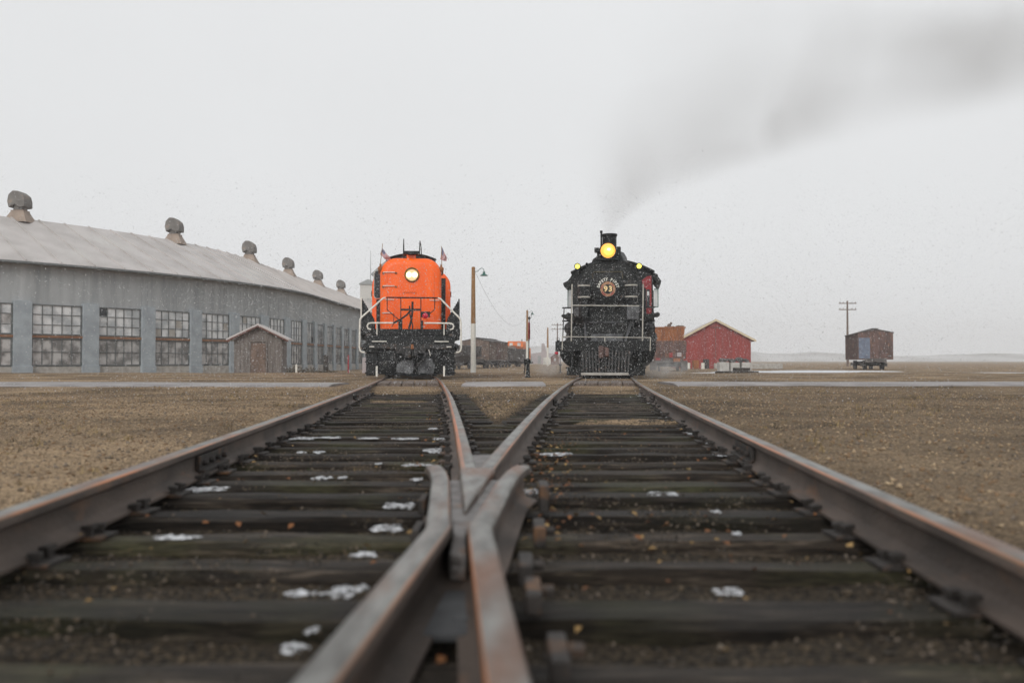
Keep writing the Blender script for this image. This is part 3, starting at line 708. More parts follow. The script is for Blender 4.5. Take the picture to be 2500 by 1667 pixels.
# dark roof shroud and bell bracket
mb = MB(); out = []
for i in range(13): x = -.78 + 1.56 * i / 12; out.append((x, 4.06 - .17 * (x / .78) ** 2))
out += [(.78, 3.58), (-.78, 3.58)]
mb.prism(out, 2.2, 5.6); mb.tube([(-.79, 2.15, 3.86)] + [(x, 2.15, z + .0) for x, z in out[:13]] + [(.79, 2.15, 3.86)], .02); mb.build('radiator_shroud', M['black'], lo)
mb = MB(); mb.box(-.13, .15, 1.15, 1.6, 3.74, 3.93); mb.build('bell_bracket', M['orange'], lo, bevel=.02)
mb = MB(); mb.box(-.24, .28, 1.1, 1.65, 3.93, 4.03); mb.lathe((.02, 1.05, 3.90), (0, 0, 1), [(.0, 0), (.13, 0), (.11, .05), (.05, .09), (0, .1)], 16)
mb.build('bell', M['black'], lo, bevel=.01)
for X, top in ((-.215, 4.40), (.255, 4.35)):
    mb = MB(); sgn = 1 if X > 0 else -.3
    mb.cyl((X, 1.2, 3.95), (X + .02 * sgn, 1.2, top), .017, .012, 8); mb.cyl((X + .07 * sgn, 1.55, 3.95), (X + .06 * sgn, 1.5, top - .18), .014, seg=8)
    mb.cyl((X + .02 * sgn, 1.2, top), (X + .06 * sgn, 1.5, top - .18), .014, seg=8); mb.cyl((X + .05 * sgn, 1.4, top - .25), (X + .02 * sgn, 1.2, top - .25), .01, seg=6)
    mb.build('antenna_frame', M['black'], lo)
# twin headlamp
hl = empty('headlamp', (.03, .9, 3.275)); hl.parent = lo
mb = MB(); mb.lathe((0, 0, 0), (0, -1, 0), [(.225, -.05), (.225, .05), (.205, .065), (.185, .05), (.18, .0), (.0, -.02)], 32); mb.build('rim', M['brass'], hl)
mb = MB(); mb.lathe((0, 0, 0), (0, -1, 0), [(.178, .0), (.178, .012), (0, .016)], 32); mb.build('reflector', M['lampreflector'], hl)
for x in (-.088, .088):
    mb = MB(); mb.lathe((x, -.012, .0), (0, -1, 0), [(.074, .0), (.07, .02), (.045, .035), (0, .04)], 24); mb.build('bulb', M['lampwhite'], hl)
# grab irons
def grab(x0, x1, z, y=.86):
    mb = MB(); mb.tube([(x0, .93, z), (x0, y, z), (x1, y, z), (x1, .93, z)], .014); mb.build('grab_iron', M['white'], lo)
for x0, x1, z in ((-.83, -.49, 3.345), (-.84, -.50, 2.93), (-.77, -.51, 2.515), (-.86, -.56, 2.11), (.58, .86, 2.50)): grab(x0, x1, z)
mb = MB()
for z in (3.30, 2.88):
    for x in (-.84, -.45): mb.box(x - .03, x + .03, .87, .95, z - .0, z + .05)
mb.build('grab_bracket', M['rust'], lo)
mb = MB()
for k in range(17):
    for x in (-.70, .70): mb.cyl((x, .905, 1.68 + k * .095), (x, .893, 1.68 + k * .095), .009, .006, 6)
for k in range(15): mb.cyl((-.62 + k * .0886, .905, 2.62), (-.62 + k * .0886, .893, 2.62), .009, .006, 6)
mb.build('rivets', M['orange'], lo)
mb = MB(); mb.box(-.715, -.711, .896, .905, 1.62, 3.34); mb.box(.711, .715, .896, .905, 1.62, 3.34); mb.box(-.71, .71, .8965, .905, 2.598, 2.602); mb.build('panel_seam', M['mark'], lo)
mb = MB(); hx = -.24                                    # worn, unreadable lettering
for i in range(11):
    w = random.choice((.018, .026, .03)); mb.box(hx, hx + w * .45, .893, .905, 2.70, 2.75 + random.uniform(-.012, .006)); mb.box(hx, hx + w, .8935, .905, 2.715 + .03 * (i % 2), 2.725 + .03 * (i % 2)); hx += w + .016
mb.build('worn_lettering', M['mark'], lo)
# platform, end beam, steps
mb = MB(); mb.box(-1.43, 1.43, .2, 15.8, 1.28, 1.58); mb.box(-1.50, 1.50, .1, .24, 1.40, 1.60); mb.build('deck', M['black'], lo, bevel=.02)
mb = MB(); mb.box(-1.30, 1.30, -.02, .22, .98, 1.39); mb.box(-1.05, 1.05, -.05, .0, 1.05, 1.22); mb.build('end_beam', M['black'], lo, bevel=.02)
mb = MB(); mb.box(-1.2, -.35, -.06, -.02, 1.0, 1.15); mb.box(.35, 1.2, -.06, -.02, 1.0, 1.15); mb.box(-.45, .45, -.075, -.03, .86, 1.12); mb.build('coupler_pocket', M['iron'], lo, bevel=.02)
mb = MB(); mb.box(-.13, .13, -.45, 0, .80, .98); mb.box(-.17, .02, -.62, -.42, .74, 1.06); mb.box(.02, .19, -.55, -.45, .78, 1.02); mb.box(.10, .2, -.68, -.5, .78, 1.02); mb.build('coupler', M['iron'], lo, bevel=.025)
mb = MB(); mb.cyl((.05, -.6, 1.0), (.05, -.6, 1.13), .05, .035, 10); mb.build('knuckle_pin', M['rust'], lo)
for sx in (-1, 1):
    for z, xa, xb in ((1.225, .70, 1.12), (1.07, 1.06, 1.20)):
        mb = MB(); mb.box(min(sx * xa, sx * xb), max(sx * xa, sx * xb), -.10, .1, z - .014, z + .014); mb.build('step_edge', M['white'], lo)
    mb = MB(); mb.box(min(sx * 1.30, sx * .98), max(sx * 1.30, sx * .98), .02, 1.0, .22, 1.0)
    for z in (.30, .62, .92): mb.box(min(sx * 1.33, sx * .92), max(sx * 1.33, sx * .92), -.06, .25, z - .02, z + .02)
    mb.build('step_well', M['black'], lo, bevel=.01)
    mb = MB(); mb.box(sx * .985 - .028, sx * .985 + .028, -.1, -.05, .19, .50); mb.build('step_post', M['white'], lo, bevel=.006)
# plough with dusty plates
mb = MB(); mb.rings([[(-.98, .12, .95), (-.98, .12, .26), (0, -.28, .22), (.98, .12, .26), (.98, .12, .95), (0, -.05, .95)], [(-.98, .2, .95), (-.98, .2, .26), (0, .1, .22), (.98, .2, .26), (.98, .2, .95), (0, .2, .95)]]); mb.build('pilot_plate', M['black'], lo, smooth=False)
for poly in ([(-.42, .32), (-.40, .56), (-.22, .68), (.06, .66), (.12, .44), (.02, .28)], [(.20, .30), (.24, .52), (.42, .74), (.62, .72), (.72, .48), (.66, .26)]):
    mb = MB(); pts = [(x, -.32 + .40 * abs(x) - .02 - .22 * (z - .3) * -1 * (1 - abs(x)), z) for x, z in poly]
    c = Vector((sum(p[0] for p in pts) / 6, sum(p[1] for p in pts) / 6, sum(p[2] for p in pts) / 6)); mb.rings([[(p[0], p[1] + .05, p[2]) for p in pts], pts]); mb.build('plough_patch', M['greysteel'], lo)
# wheels and truck
for ax in (2.3, 5.2):
    mb = MB()
    for sx in (-.75, .75): wheel_mb(mb, sx, ax, .18 + .5, .5)
    mb.cyl((-.75, ax, .68), (.75, ax, .68), .08); mb.build('wheelset', M['iron'], lo)
mb = MB()
for sx in (-1.02, 1.02): mb.box(sx - .08, sx + .08, 1.6, 5.9, .5, .9)
mb.box(-1, 1, 3.4, 4.1, .5, 1.0); mb.build('truck_frame', M['black'], lo, bevel=.03)
mb = MB(); mb.box(-1.2, 1.2, 6.6, 10.5, .4, 1.28); mb.build('fuel_tank', M['black'], lo, bevel=.08)
for ax in (11.3, 14.2):
    mb = MB()
    for sx in (-.75, .75): wheel_mb(mb, sx, ax, .68, .5)
    mb.cyl((-.75, ax, .68), (.75, ax, .68), .08); mb.build('wheelset', M['iron'], lo)
# handrails
mb = MB(); mb.tube([(-.72, .06, 2.52), (.80, .06, 2.52)], .020); mb.build('end_rail', M['black'], lo)
for sx in (-1, 1):
    x0 = .74 if sx < 0 else .80
    mb = MB(); P = [(sx * x0, .06, 2.52), (sx * (x0 + .08), .055, 2.49), (sx * 1.43, .03, 1.94), (sx * 1.475, .02, 1.87), (sx * 1.485, .02, 1.78), (sx * 1.495, .02, 1.05), (sx * 1.47, .02, .95), (sx * 1.42, .02, .91), (sx * 1.29, .03, .90)]
    mb.tube(P, .026); mb.build('corner_handrail', M['white'], lo)
    mb = MB(); P = [(sx * .40, -.03, 1.77), (sx * 1.17, -.03, 1.765), (sx * 1.24, -.03, 1.74), (sx * 1.27, -.03, 1.67), (sx * 1.24, -.03, 1.60), (sx * 1.16, -.03, 1.575)]
    mb.tube(P, .024); mb.build('uncoupling_lever', M['white'], lo)
    mb = MB(); mb.cyl((sx * .985, -.01, 1.42), (sx * .985, -.01, 1.76), .016, seg=8); mb.build('lever_post', M['white'], lo)
    # serrated steel side gussets beside the walkways
    mb = MB(); out = [(sx * 1.47, 1.3), (sx * 1.47, 2.55)]
    for i in range(9): t = i / 8; out += [(sx * (1.44 - .31 * t), 2.52 - .52 * t), (sx * (1.44 - .31 * t - .004), 2.45 - .52 * t)]
    out += [(sx * 1.10, 1.86), (sx * 1.10, 1.3)]
    mb.prism(out, .7, .76); mb.build('side_gusset', M['black'], lo, smooth=False)
    for y0 in (1.1, 1.6, 2.1):
        mb = MB(); mb.prism([(x * 1.02, z) for x, z in out], y0, y0 + .05); mb.build('side_gusset', M['black'], lo, smooth=False)
    mb = MB(); mb.lathe((sx * 1.22, .1, 1.36), (0, -1, 0), [(.10, 0), (.11, .04), (.07, .06), (0, .05)], 16); mb.build('air_valve', M['iron'], lo)
    mb = MB(); mb.ball((sx * 1.33, .35, 1.06), .13, sz=(.9, 1.4, .9)); mb.build('sand_box', M['black'], lo)
mb = MB(); mb.cyl((-1.478, .60, 1.9), (-1.478, .60, 2.56), .022, seg=8); mb.build('gusset_edge', M['white'], lo)
# folding platform gate
mb = MB()
for P in ([(-.69, .05, 2.52), (-.69, .05, 2.16), (-.32, .04, 1.84)], [(.71, .05, 2.52), (.71, .05, 2.18), (.48, .04, 1.98)], [(-.29, .05, 2.52), (-.29, .05, 1.60)], [(.30, .05, 2.52), (.30, .05, 1.60)]): mb.tube(P, .014, 6)
mb.box(-.29, .30, .02, .06, 2.135, 2.195); mb.build('gate_frame', M['black'], lo)
mb = MB(); mb.tube([(.055, .0, 2.40), (.05, -.02, 2.1), (.02, -.03, 1.85), (-.05, -.02, 1.60)], .032, 8); mb.tube([(-.03, 0, 2.28), (-.02, -.02, 2.0), (.06, -.03, 1.7), (.06, -.03, 1.60)], .02, 8); mb.build('brake_hose', M['black'], lo)
mb = MB(); mb.tube([(.03, -.02, 2.17), (-.12, -.05, 2.0), (-.30, -.05, 1.87), (-.50, -.05, 1.77)], .028, 8); mb.box(-.36, -.24, -.06, .04, 1.58, 1.86); mb.box(.30, .37, -.05, .04, 1.58, 1.84); mb.build('brake_lever', M['black'], lo)
mb = MB(); mb.tube([(-.50, -.05, 1.77), (-.52, -.05, 1.70), (-.56, -.04, 1.66)], .012, 6); mb.tube([(-.49, -.0, 2.05), (-.5, -.02, 1.8)], .008, 6); mb.build('lever_chain', M['black'], lo)
mb = MB(); mb.box(.31, .57, .0, .06, 1.94, 2.11); mb.build('lamp_bracket', M['black'], lo)
mb = MB(); mb.lathe((.43, .0, 1.985), (0, -1, 0), [(.085, 0), (.085, .03), (.06, .05), (0, .055)], 20); mb.build('red_marker', M['redglass'], lo)
mb = MB(); mb.tube([(.47, -.06, .88), (.38, -.25, .70), (.24, -.32, .56), (.17, -.3, .48)], .032, 8); mb.tube([(-.5, -.06, .95), (-.46, -.2, .75), (-.4, -.22, .62)], .026, 8); mb.build('air_hose', M['iron'], lo)
mb = MB(); mb.tube([(.53, -.08, .98), (.56, -.09, .90), (.58, -.08, .80)], .012, 6); mb.build('hose_chain', M['white'], lo)
# corner class lamps
for sx in (-1, 1):
    mb = MB(); mb.cyl((sx * .90, 1.3, 3.36), (sx * .93, 1.1, 3.50), .10, .075, 12); mb.cyl((sx * .925, 1.1, 3.50), (sx * .93, 1.1, 3.62), .03, seg=8); mb.lathe((sx * .93, 1.08, 3.47), (0, -1, 0), [(.075, 0), (.08, .05), (.05, .08), (0, .09)], 14); mb.build('class_lamp', M['rust'], lo)

# flags on the corners (things of their own, in staffs on the class lamps)
def flag(x, corners, staff_top, label):
    """corners: hoist top, fly top, fly bottom, hoist bottom, in the locomotive's front plane"""
    f = empty('small_flag', lo.matrix_basis @ Vector((x, 1.05, 3.55)), lo.rotation_euler[2], label=label, cat='flag', group='flags on the orange locomotive')
    mb = MB(); mb.cyl((0, 0, 0), (staff_top[0] - x, 0, staff_top[1] - 3.55), .011, .008, 8); mb.build('staff', M['pole'], f)
    mb = MB(); nu, nv = 20, 13; P = [Vector((c[0] - x, 0, c[1] - 3.55)) for c in corners]
    vs = []
    for j in range(nv + 1):
        for i in range(nu + 1):
            u, v = i / nu, j / nv
            p = P[0] * (1 - u) * (1 - v) + P[1] * u * (1 - v) + P[2] * u * v + P[3] * (1 - u) * v
            vs.append((p.x, .05 * math.sin(u * 7 + v * 2) * u, p.z + .01 * math.sin(u * 9)))
    fs = []; 
    for j in range(nv):
        for i in range(nu):
            m = 2 if (i < 8 and j < 7) else (0 if j % 2 == 0 else 1)
            if m == 2 and i % 2 == 1 and j % 2 == 1: m = 1
            mb.add([vs[j * (nu + 1) + i], vs[j * (nu + 1) + i + 1], vs[(j + 1) * (nu + 1) + i + 1], vs[(j + 1) * (nu + 1) + i]], [(0, 1, 2, 3)], m)
    o = mb.build('cloth', [M['flagred'], M['flagwhite'], M['flagblue']], f, smooth=False)
    sd = o.modifiers.new('thick', 'SOLIDIFY'); sd.thickness = .004
flag(-.935, [(-.875, 4.09), (-.60, 3.76), (-.70, 3.70), (-.94, 3.90)], (-.86, 4.24), 'small striped flag drooping from the left corner of the orange locomotive')
flag(.945, [(.945, 4.15), (1.10, 3.82), (1.09, 3.71), (.90, 3.77)], (.935, 4.18), 'small striped flag on the right corner of the orange locomotive')

# ------------------------------------------------------------------ black steam locomotive
D2 = 28.5
ls = empty('steam_locomotive', (c2(D2) - .02, D2, 0), -math.atan(slope(c2, D2)) - .014, label='black steam locomotive with number 93 plate and lit yellow headlamp, snow falling', cat='locomotive')
def q2(X, Z, y=0):
    s = (D2 + y) / D2; return (X * s, y, CAMZ + (Z - CAMZ) * s)
# boiler
BZ, BR = 2.95, 1.0
mb = MB(); mb.lathe((0, 2.0, BZ), (0, 1, 0), [(BR - .05, 0), (BR, .04), (BR, 1.9), (BR + .02, 1.92), (BR + .02, 2.05), (BR, 2.1), (BR - .03, 8.5)], 48)
boiler = mb.build('boiler', M['soot'], ls)
mb = MB(); mb.lathe((0, 2.02, BZ), (0, -1, 0), [(BR - .03, .0), (BR - .05, .05), (.70, .06), (.68, .10), (.45, .17), (.2, .20), (0, .205)], 48)
sd = mb.build('smokebox_front', M['soot'], ls)
mb = MB()
for i in range(22):
    a = 2 * PI * i / 22; mb.cyl((.86 * math.cos(a), 1.97, BZ + .86 * math.sin(a)), (.86 * math.cos(a), 1.93, BZ + .86 * math.sin(a)), .024, seg=6)
for i in range(12):
    a = 2 * PI * (i + .5) / 12; mb.box(-.03, .03, -.03, .03, -.06, .06, 0, Matrix.Translation((.66 * math.cos(a), 1.92, BZ + .66 * math.sin(a))) @ Matrix.Rotation(-a + PI / 2, 4, 'Y'))
mb.build('door_bolts', M['iron'], sd)
mb = MB(); mb.box(.35, .75, 1.86, 1.92, BZ + .2, BZ + .27); mb.box(.35, .75, 1.86, 1.92, BZ - .27, BZ - .2); mb.cyl((.74, 1.89, BZ - .32), (.74, 1.89, BZ + .32), .03, seg=8); mb.build('door_hinge', M['iron'], sd)
# number plate
NP = empty('number_plate', (.02, 1.81, 2.945)); NP.parent = sd
mb = MB(); mb.lathe((0, 0, 0), (0, -1, 0), [(.24, -.05), (.24, .012), (.232, .018), (.165, .018), (.16, .010), (0, .010)], 48); mb.build('ring', M['tan'], NP)
mb = MB(); mb.lathe((0, 0, 0), (0, -1, 0), [(.158, .0), (.158, .0125), (0, .0125)], 40); mb.build('disc', M['black'], NP)
mb = MB()
for a0, a1 in ((205, 250), (290, 332), (148, 172), (32, 48)):
    n = 8; out = []
    for i in range(n + 1): a = R(a0 + (a1 - a0) * i / n); out.append((.222 * math.cos(a), .222 * math.sin(a)))
    for i in range(n, -1, -1): a = R(a0 + (a1 - a0) * i / n); out.append((.178 * math.cos(a), .178 * math.sin(a)))
    mb.rings([[(x, -.0175, z) for x, z in out], [(x, -.0215, z) for x, z in out]])
mb.build('red_segments', M['plred'], NP)
RX = Matrix.Rotation(PI / 2, 4, 'X')
mb = MB()
for ch, x in (('9', -.072), ('3', .078)):
    vs, fs = text_mb(ch, .235, Matrix.Translation((x, -.022, 0)) @ RX, .008, .009); mb.add(vs, fs)
mb.build('number_digits', M['cream'], NP, smooth=False)
mb = MB(); word = 'SAFETY FIRST'
for i, ch in enumerate(word):
    if ch == ' ': continue
    a = R(166 - 152 * i / (len(word) - 1)); rr = .312
    vs, fs = text_mb(ch, .122, Matrix.Translation((rr * math.cos(a), -.045, rr * math.sin(a))) @ Matrix.Rotation(-(a - PI / 2), 4, 'Y') @ RX, .004, .0045); mb.add(vs, fs)
mb.build('arched_lettering', M['letter'], NP, smooth=False)
# stack, headlamp, bell, domes
mb = MB(); mb.lathe((.04, 3.0, 3.85), (0, 0, 1), [(.66, -.12), (.50, .02), (.36, .12), (.27, .24), (.235, .36), (.235, .92), (.26, .94), (.26, 1.01), (.20, 1.01), (.19, .3)], 32); mb.build('chimney', M['soot'], ls)
mb = MB(); mb.cyl((-.225, 2.85, 4.0), (-.225, 2.85, 4.96), .03, seg=8); mb.cyl((-.225, 2.85, 4.88), (-.225, 2.85, 4.96), .045, seg=8); mb.build('exhaust_pipe', M['soot'], ls)
hd = empty('headlamp', (.02, 1.9, 4.19)); hd.parent = ls
mb = MB(); mb.lathe((0, 0, 0), (0, -1, 0), [(.22, -.5), (.27, -.42), (.275, .0), (.265, .03), (.24, .02), (.235, -.03), (0, -.06)], 40); mb.build('housing', M['soot'], hd)
mb = MB(); mb.lathe((0, 0, 0), (0, -1, 0), [(.236, -.02), (.236, .0), (.15, .02), (.0, .03)], 40); mb.build('lens', M['lampamber'], hd)
mb = MB(); mb.ball((.02, -.03, -.02), .15, 24, sz=(1, .12, .9)); mb.build('inner_glow', M['lampyellow'], hd)
mb = MB(); mb.ball((.03, -.045, .03), .055, 16, sz=(1.1, .2, .9)); mb.build('filament', M['lamphot'], hd)
mb = MB(); mb.box(-.3, .34, 1.75, 2.7, 3.87, 3.93); mb.box(-.42, -.26, 2.0, 2.3, 4.16, 4.30); mb.box(-.34, -.2, 2.1, 2.3, 3.95, 4.2); mb.cyl((-.2, 2.2, 3.8), (-.27, 2.2, 4.2), .04, seg=8); mb.build('lamp_shelf', M['soot'], ls, bevel=.01)
mb = MB(); mb.lathe((.30, 3.9, 3.93), (0, 0, 1), [(.2, 0), (.22, .1), (.15, .3), (.08, .36), (0, .38)], 20); mb.build('bell', M['soot'], ls)
mb = MB(); mb.box(.28, .42, 2.6, 2.8, 3.93, 4.40); mb.build('generator', M['soot'], ls, bevel=.03)
mb = MB(); mb.lathe((-.05, 4.3, 3.75), (0, 0, 1), [(.62, 0), (.60, .2), (.52, .42), (.3, .56), (0, .58)], 24); mb.build('sand_dome', M['soot'], ls)
mb = MB(); mb.lathe((.2, 5.2, 3.8), (0, 0, 1), [(.46, 0), (.42, .2), (.40, .5), (.30, .68), (.1, .76), (0, .77)], 24); mb.lathe((0, 7.0, 3.8), (0, 0, 1), [(.46, 0), (.42, .2), (.40, .5), (.30, .66), (.1, .74), (0, .75)], 24); mb.build('steam_dome', M['greysteel'], ls)
mb = MB()
for P in ([(-.27, 2.1, 4.12), (-.50, 2.4, 3.86), (-.66, 2.7, 3.72)], [(-.25, 2.1, 4.02), (-.45, 2.4, 3.83), (-.58, 2.7, 3.76)], [(.40, 2.3, 3.92), (.60, 2.8, 3.85), (.72, 3.2, 3.70)], [(.42, 2.5, 3.97), (.66, 2.9, 3.86), (.76, 3.3, 3.72)]): mb.tube(P, .014, 6)
mb.build('conduit', M['soot'], ls)
for x, z in ((-.965, 3.70), (1.01, 3.685)):
    m_ = empty('marker_lamp', (x, 2.0, z)); m_.parent = ls
    mb = MB(); mb.lathe((0, 0, 0), (0, -1, 0), [(.08, -.2), (.105, -.14), (.105, .02), (.09, .03), (.08, .01), (0, .0)], 20); mb.box(-.03, .03, -.02, .2, -.3, -.08); mb.build('housing', M['soot'], m_)
    mb = MB(); mb.lathe((0, -.005, 0), (0, -1, 0), [(.078, .0), (.07, .02), (.03, .035), (0, .036)], 20); mb.build('lens', M['lampmarker'], m_)
mb = MB(); mb.cyl((-.68, 2.3, 3.6), (-.68, 2.3, 3.80), .03, seg=8); mb.ball((-.68, 2.3, 3.81), .045, 8); mb.build('steam_valve', M['soot'], ls)
# brackets that carry the marker lamps
mb = MB(); mb.tube([(-.965, 2.15, 3.62), (-.9, 2.25, 3.5), (-.7, 2.3, 3.55)], .03, 8); mb.tube([(1.01, 2.15, 3.6), (.9, 2.25, 3.5), (.7, 2.3, 3.55)], .03, 8); mb.build('lamp_arm', M['soot'], ls)
# air pumps either side of the smokebox front
for x in (-.735, .755):
    ap = empty('air_pump', (x, 1.55, 0)); ap.parent = ls
    mb = MB(); mb.lathe((0, 0, 0), (0, 0, 1), [(.0, 2.05), (.17, 2.05), (.17, 2.5), (.10, 2.52), (.10, 2.60), (.19, 2.62), (.19, 3.06), (.12, 3.10), (.1, 3.16), (0, 3.17)], 24); mb.box(-.05, .05, .1, .5, 2.3, 2.9); mb.build('cylinder', M['black'], ap)
    for z in (2.675, 3.035):
        mb = MB(); mb.lathe((0, 0, z), (0, 0, 1), [(.15, -.022), (.202, -.022), (.202, .022), (.15, .022)], 28); mb.build('white_band', M['oldwhite'], ap)
mb = MB(); mb.tube([(-.46, 1.90, 3.28), (-.47, 1.87, 3.42), (-.44, 1.86, 3.50), (.46, 1.86, 3.50), (.49, 1.87, 3.42), (.48, 1.9, 3.28)], .016, 8); mb.build('front_handrail', M['mossy'], ls)
# cab
CW = 1.60; CB = 9.6
def cabroof(h0, k=0.0):
    out = []
    for i in range(25):
        x = -1.66 + 3.32 * i / 24; out.append((x, 4.68 - .50 * abs(x / 1.66) ** 1.8 + k))
    return out
mb = MB(); mb.prism([(-CW, 1.9)] + [(-CW, 4.2)] + [(x * .964, z - .04) for x, z in cabroof(0)][1:-1] + [(CW, 4.2), (CW, 1.9)], CB, CB + 2.6)
cb = mb.build('cab', M['black'], ls)
mb = MB(); top = cabroof(0, .04); bot = [(x, z - .07) for x, z in cabroof(0, .04)][::-1]
mb.prism(top + bot, CB - .35, CB + 3.3); mb.build('cab_roof', M['soot'], cb)
for sx in (-1, 1):
    mb = MB()
    if sx < 0: out = [(sx * 1.58, 4.20), (sx * 1.66, 4.02), (sx * 1.78, 3.86), (sx * 1.98, 3.76), (sx * 1.93, 3.62), (sx * 1.82, 3.55), (sx * 1.60, 3.78)]
    else: out = [(1.60, 4.14), (1.78, 4.08), (1.80, 3.98), (1.92, 3.82), (1.90, 3.70), (1.84, 3.62), (1.62, 3.90)]
    mb.prism(out, CB - .3, CB + 2.2); mb.build('window_awning', M['soot'], cb)
    mb = MB(); xa = sx * 1.80; fx = sx * 1.64
    for P in ([(xa, CB, 2.80), (xa, CB, 3.52)], [(fx, CB, 3.52), (xa, CB, 3.52)], [(fx, CB, 2.80), (xa, CB, 2.80)]): mb.tube(P, .016, 6)
    mb.box(min(xa, fx), max(xa, fx), CB - .004, CB + .004, 2.8, 3.52, 1); mb.build('wind_deflector', [M['greenshade'], M['pane']], cb)
    mb = MB(); mb.box(sx * 1.62 - .02, sx * 1.62 + .02, CB + .5, CB + 1.8, 2.75, 3.5); mb.build('side_window', M['glassdark'], cb)
    mb = MB(); mb.box(min(sx * 1.5, sx * 1.82), max(sx * 1.5, sx * 1.82), CB - .1, CB + .8, 2.42, 2.56); mb.ball((sx * 1.78, CB, 2.5), .1, 10); mb.build('arm_rest', M['soot'], cb, bevel=.02)
mb = MB(); mb.prism([(1.33, 2.22), (1.54, 2.22), (1.54, 4.05), (1.36, 4.02), (1.16, 3.86), (1.20, 3.62), (1.33, 3.52)], CB - .06, CB - .02); mb.build('front_door', M['red'], cb)
mb = MB(); mb.prism([(-1.47, 2.35), (-1.38, 2.35), (-1.38, 2.75), (-1.47, 2.75)], CB - .06, CB - .02); mb.build('front_panel', M['red'], cb)
mb = MB(); mb.box(1.34, 1.47, CB - .075, CB - .055, 2.82, 3.5); mb.build('door_window', M['glassdark'], cb)
mb = MB(); mb.box(1.36, 1.45, CB - .085, CB - .07, 3.25, 3.42); mb.build('window_sticker', M['pane'], cb)
# firebox, running boards, tanks
mb = MB(); mb.box(-1.2, 1.2, 7.4, 9.6, 1.5, 3.3); mb.build('firebox', M['soot'], ls, bevel=.1)
for sx in (-1, 1):
    mb = MB(); mb.box(min(sx * .95, sx * 1.52), max(sx * .95, sx * 1.52), 2.4, 9.6, 2.10, 2.15); mb.build('running_board', M['soot'], ls)
    mb = MB(); mb.lathe((sx * 1.33, 4.2, 1.78), (0, 1, 0), [(0, 0), (.15, .03), (.24, .12), (.24, 2.6), (.15, 2.7), (0, 2.72)], 20); mb.build('air_tank', M['greysteel'], ls)
    mb = MB(); mb.lathe((sx * 1.42, 6.5, 1.52), (0, 1, 0), [(0, 0), (.18, .03), (.27, .12), (.27, 2.2), (.15, 2.3), (0, 2.32)], 20); mb.build('air_tank', M['greysteel'], ls)
    mb = MB(); xx = sx * 1.53                             # side ladder frame
    mb.cyl((xx - sx * .0, 3.0, 1.2), (xx - sx * .06, 3.0, 2.42), .018, seg=6); mb.cyl((xx - sx * .30, 3.0, 1.2), (xx - sx * .30, 3.0, 2.42), .018, seg=6)
    for z in (1.45, 1.72, 1.98, 2.18, 2.42): mb.box(min(xx - sx * .32, xx), max(xx - sx * .32, xx), 2.9, 3.05, z - .022, z + .022)
    mb.build('side_ladder', M['black'], ls)
# cylinders, valve chests, saddle
for sx in (-1, 1):
    mb = MB(); mb.lathe((sx * .98, 1.5, .94), (0, 1, 0), [(0, -.08), (.40, -.06), (.50, .0), (.52, .06), (.52, .9), (.45, .98), (0, 1.0)], 32)
    mb.lathe((sx * .95, 1.55, 1.48), (0, 1, 0), [(0, -.05), (.22, -.04), (.26, .0), (.26, .9), (0, .95)], 24)
    mb.build('steam_cylinder', M['soot'], ls)
    mb = MB()
    for i in range(12): a = 2 * PI * i / 12; mb.cyl((sx * .98 + .42 * math.cos(a), 1.46, .94 + .42 * math.sin(a)), (sx * .98 + .42 * math.cos(a), 1.41, .94 + .42 * math.sin(a)), .022, seg=6)
    mb.build('cylinder_bolts', M['iron'], ls)
mb = MB(); mb.prism([(-.95, 1.2), (.95, 1.2), (.75, 2.2), (-.75, 2.2)], 1.9, 3.6); mb.box(-.7, .7, 1.4, 2.0, .55, 1.2); mb.build('cylinder_saddle', M['soot'], ls, bevel=.05)
# pilot deck, beam, pilot
mb = MB(); mb.box(-1.38, 1.38, .0, .22, .95, 1.25); mb.box(-1.25, 1.25, .2, 2.2, 1.17, 1.25); mb.build('pilot_beam', M['soot'], ls, bevel=.015)
mb = MB(); mb.box(-.19, .06, -.3, .0, .78, 1.06); mb.box(-.20, -.05, -.5, -.28, .74, 1.1); mb.box(-.02, .10, -.46, -.3, .78, 1.04); mb.build('coupler', M['mauve'], ls, bevel=.03)
pl = empty('pilot', (0, 0, 0)); pl.parent = ls
mb = MB()
for i in range(15):
    x = -.72 + 1.44 * i / 14; mb.box(-.024, .024, -.03, .03, 0, 1, 0, Matrix.Translation((x * .92, -.06 - .2 * (1 - abs(x)), .28)) @ Matrix(((1, x * .02, x * .05, 0), (0, 1, .10, 0), (0, 0, .68, 0), (0, 0, 0, 1))))
mb.build('pilot_bar', M['iron'], pl); 
mb = MB(); mb.box(-.75, .72, .02, .10, .25, .98); mb.build('pilot_backing', M['soot'], pl)
mb = MB(); mb.box(-.73, .68, -.30, -.18, .225, .30); mb.build('bottom_bar', M['concrete'], pl, bevel=.01)
mb = MB(); mb.box(-1.17, -.72, -.12, .25, .22, .45); mb.box(.70, 1.17, -.12, .25, .22, .45); mb.box(-1.2, -.7, -.16, .2, .43, .47); mb.box(.7, 1.2, -.16, .2, .43, .47)
mb.box(-1.05, -.98, .0, .1, .45, 1.0); mb.box(.98, 1.05, .0, .1, .45, 1.0); mb.build('footboard', M['soot'], ls, bevel=.01)
mb = MB(); mb.box(-.80, .80, -.02, .6, .06, .22); mb.build('rail_guard', M['soot'], ls)
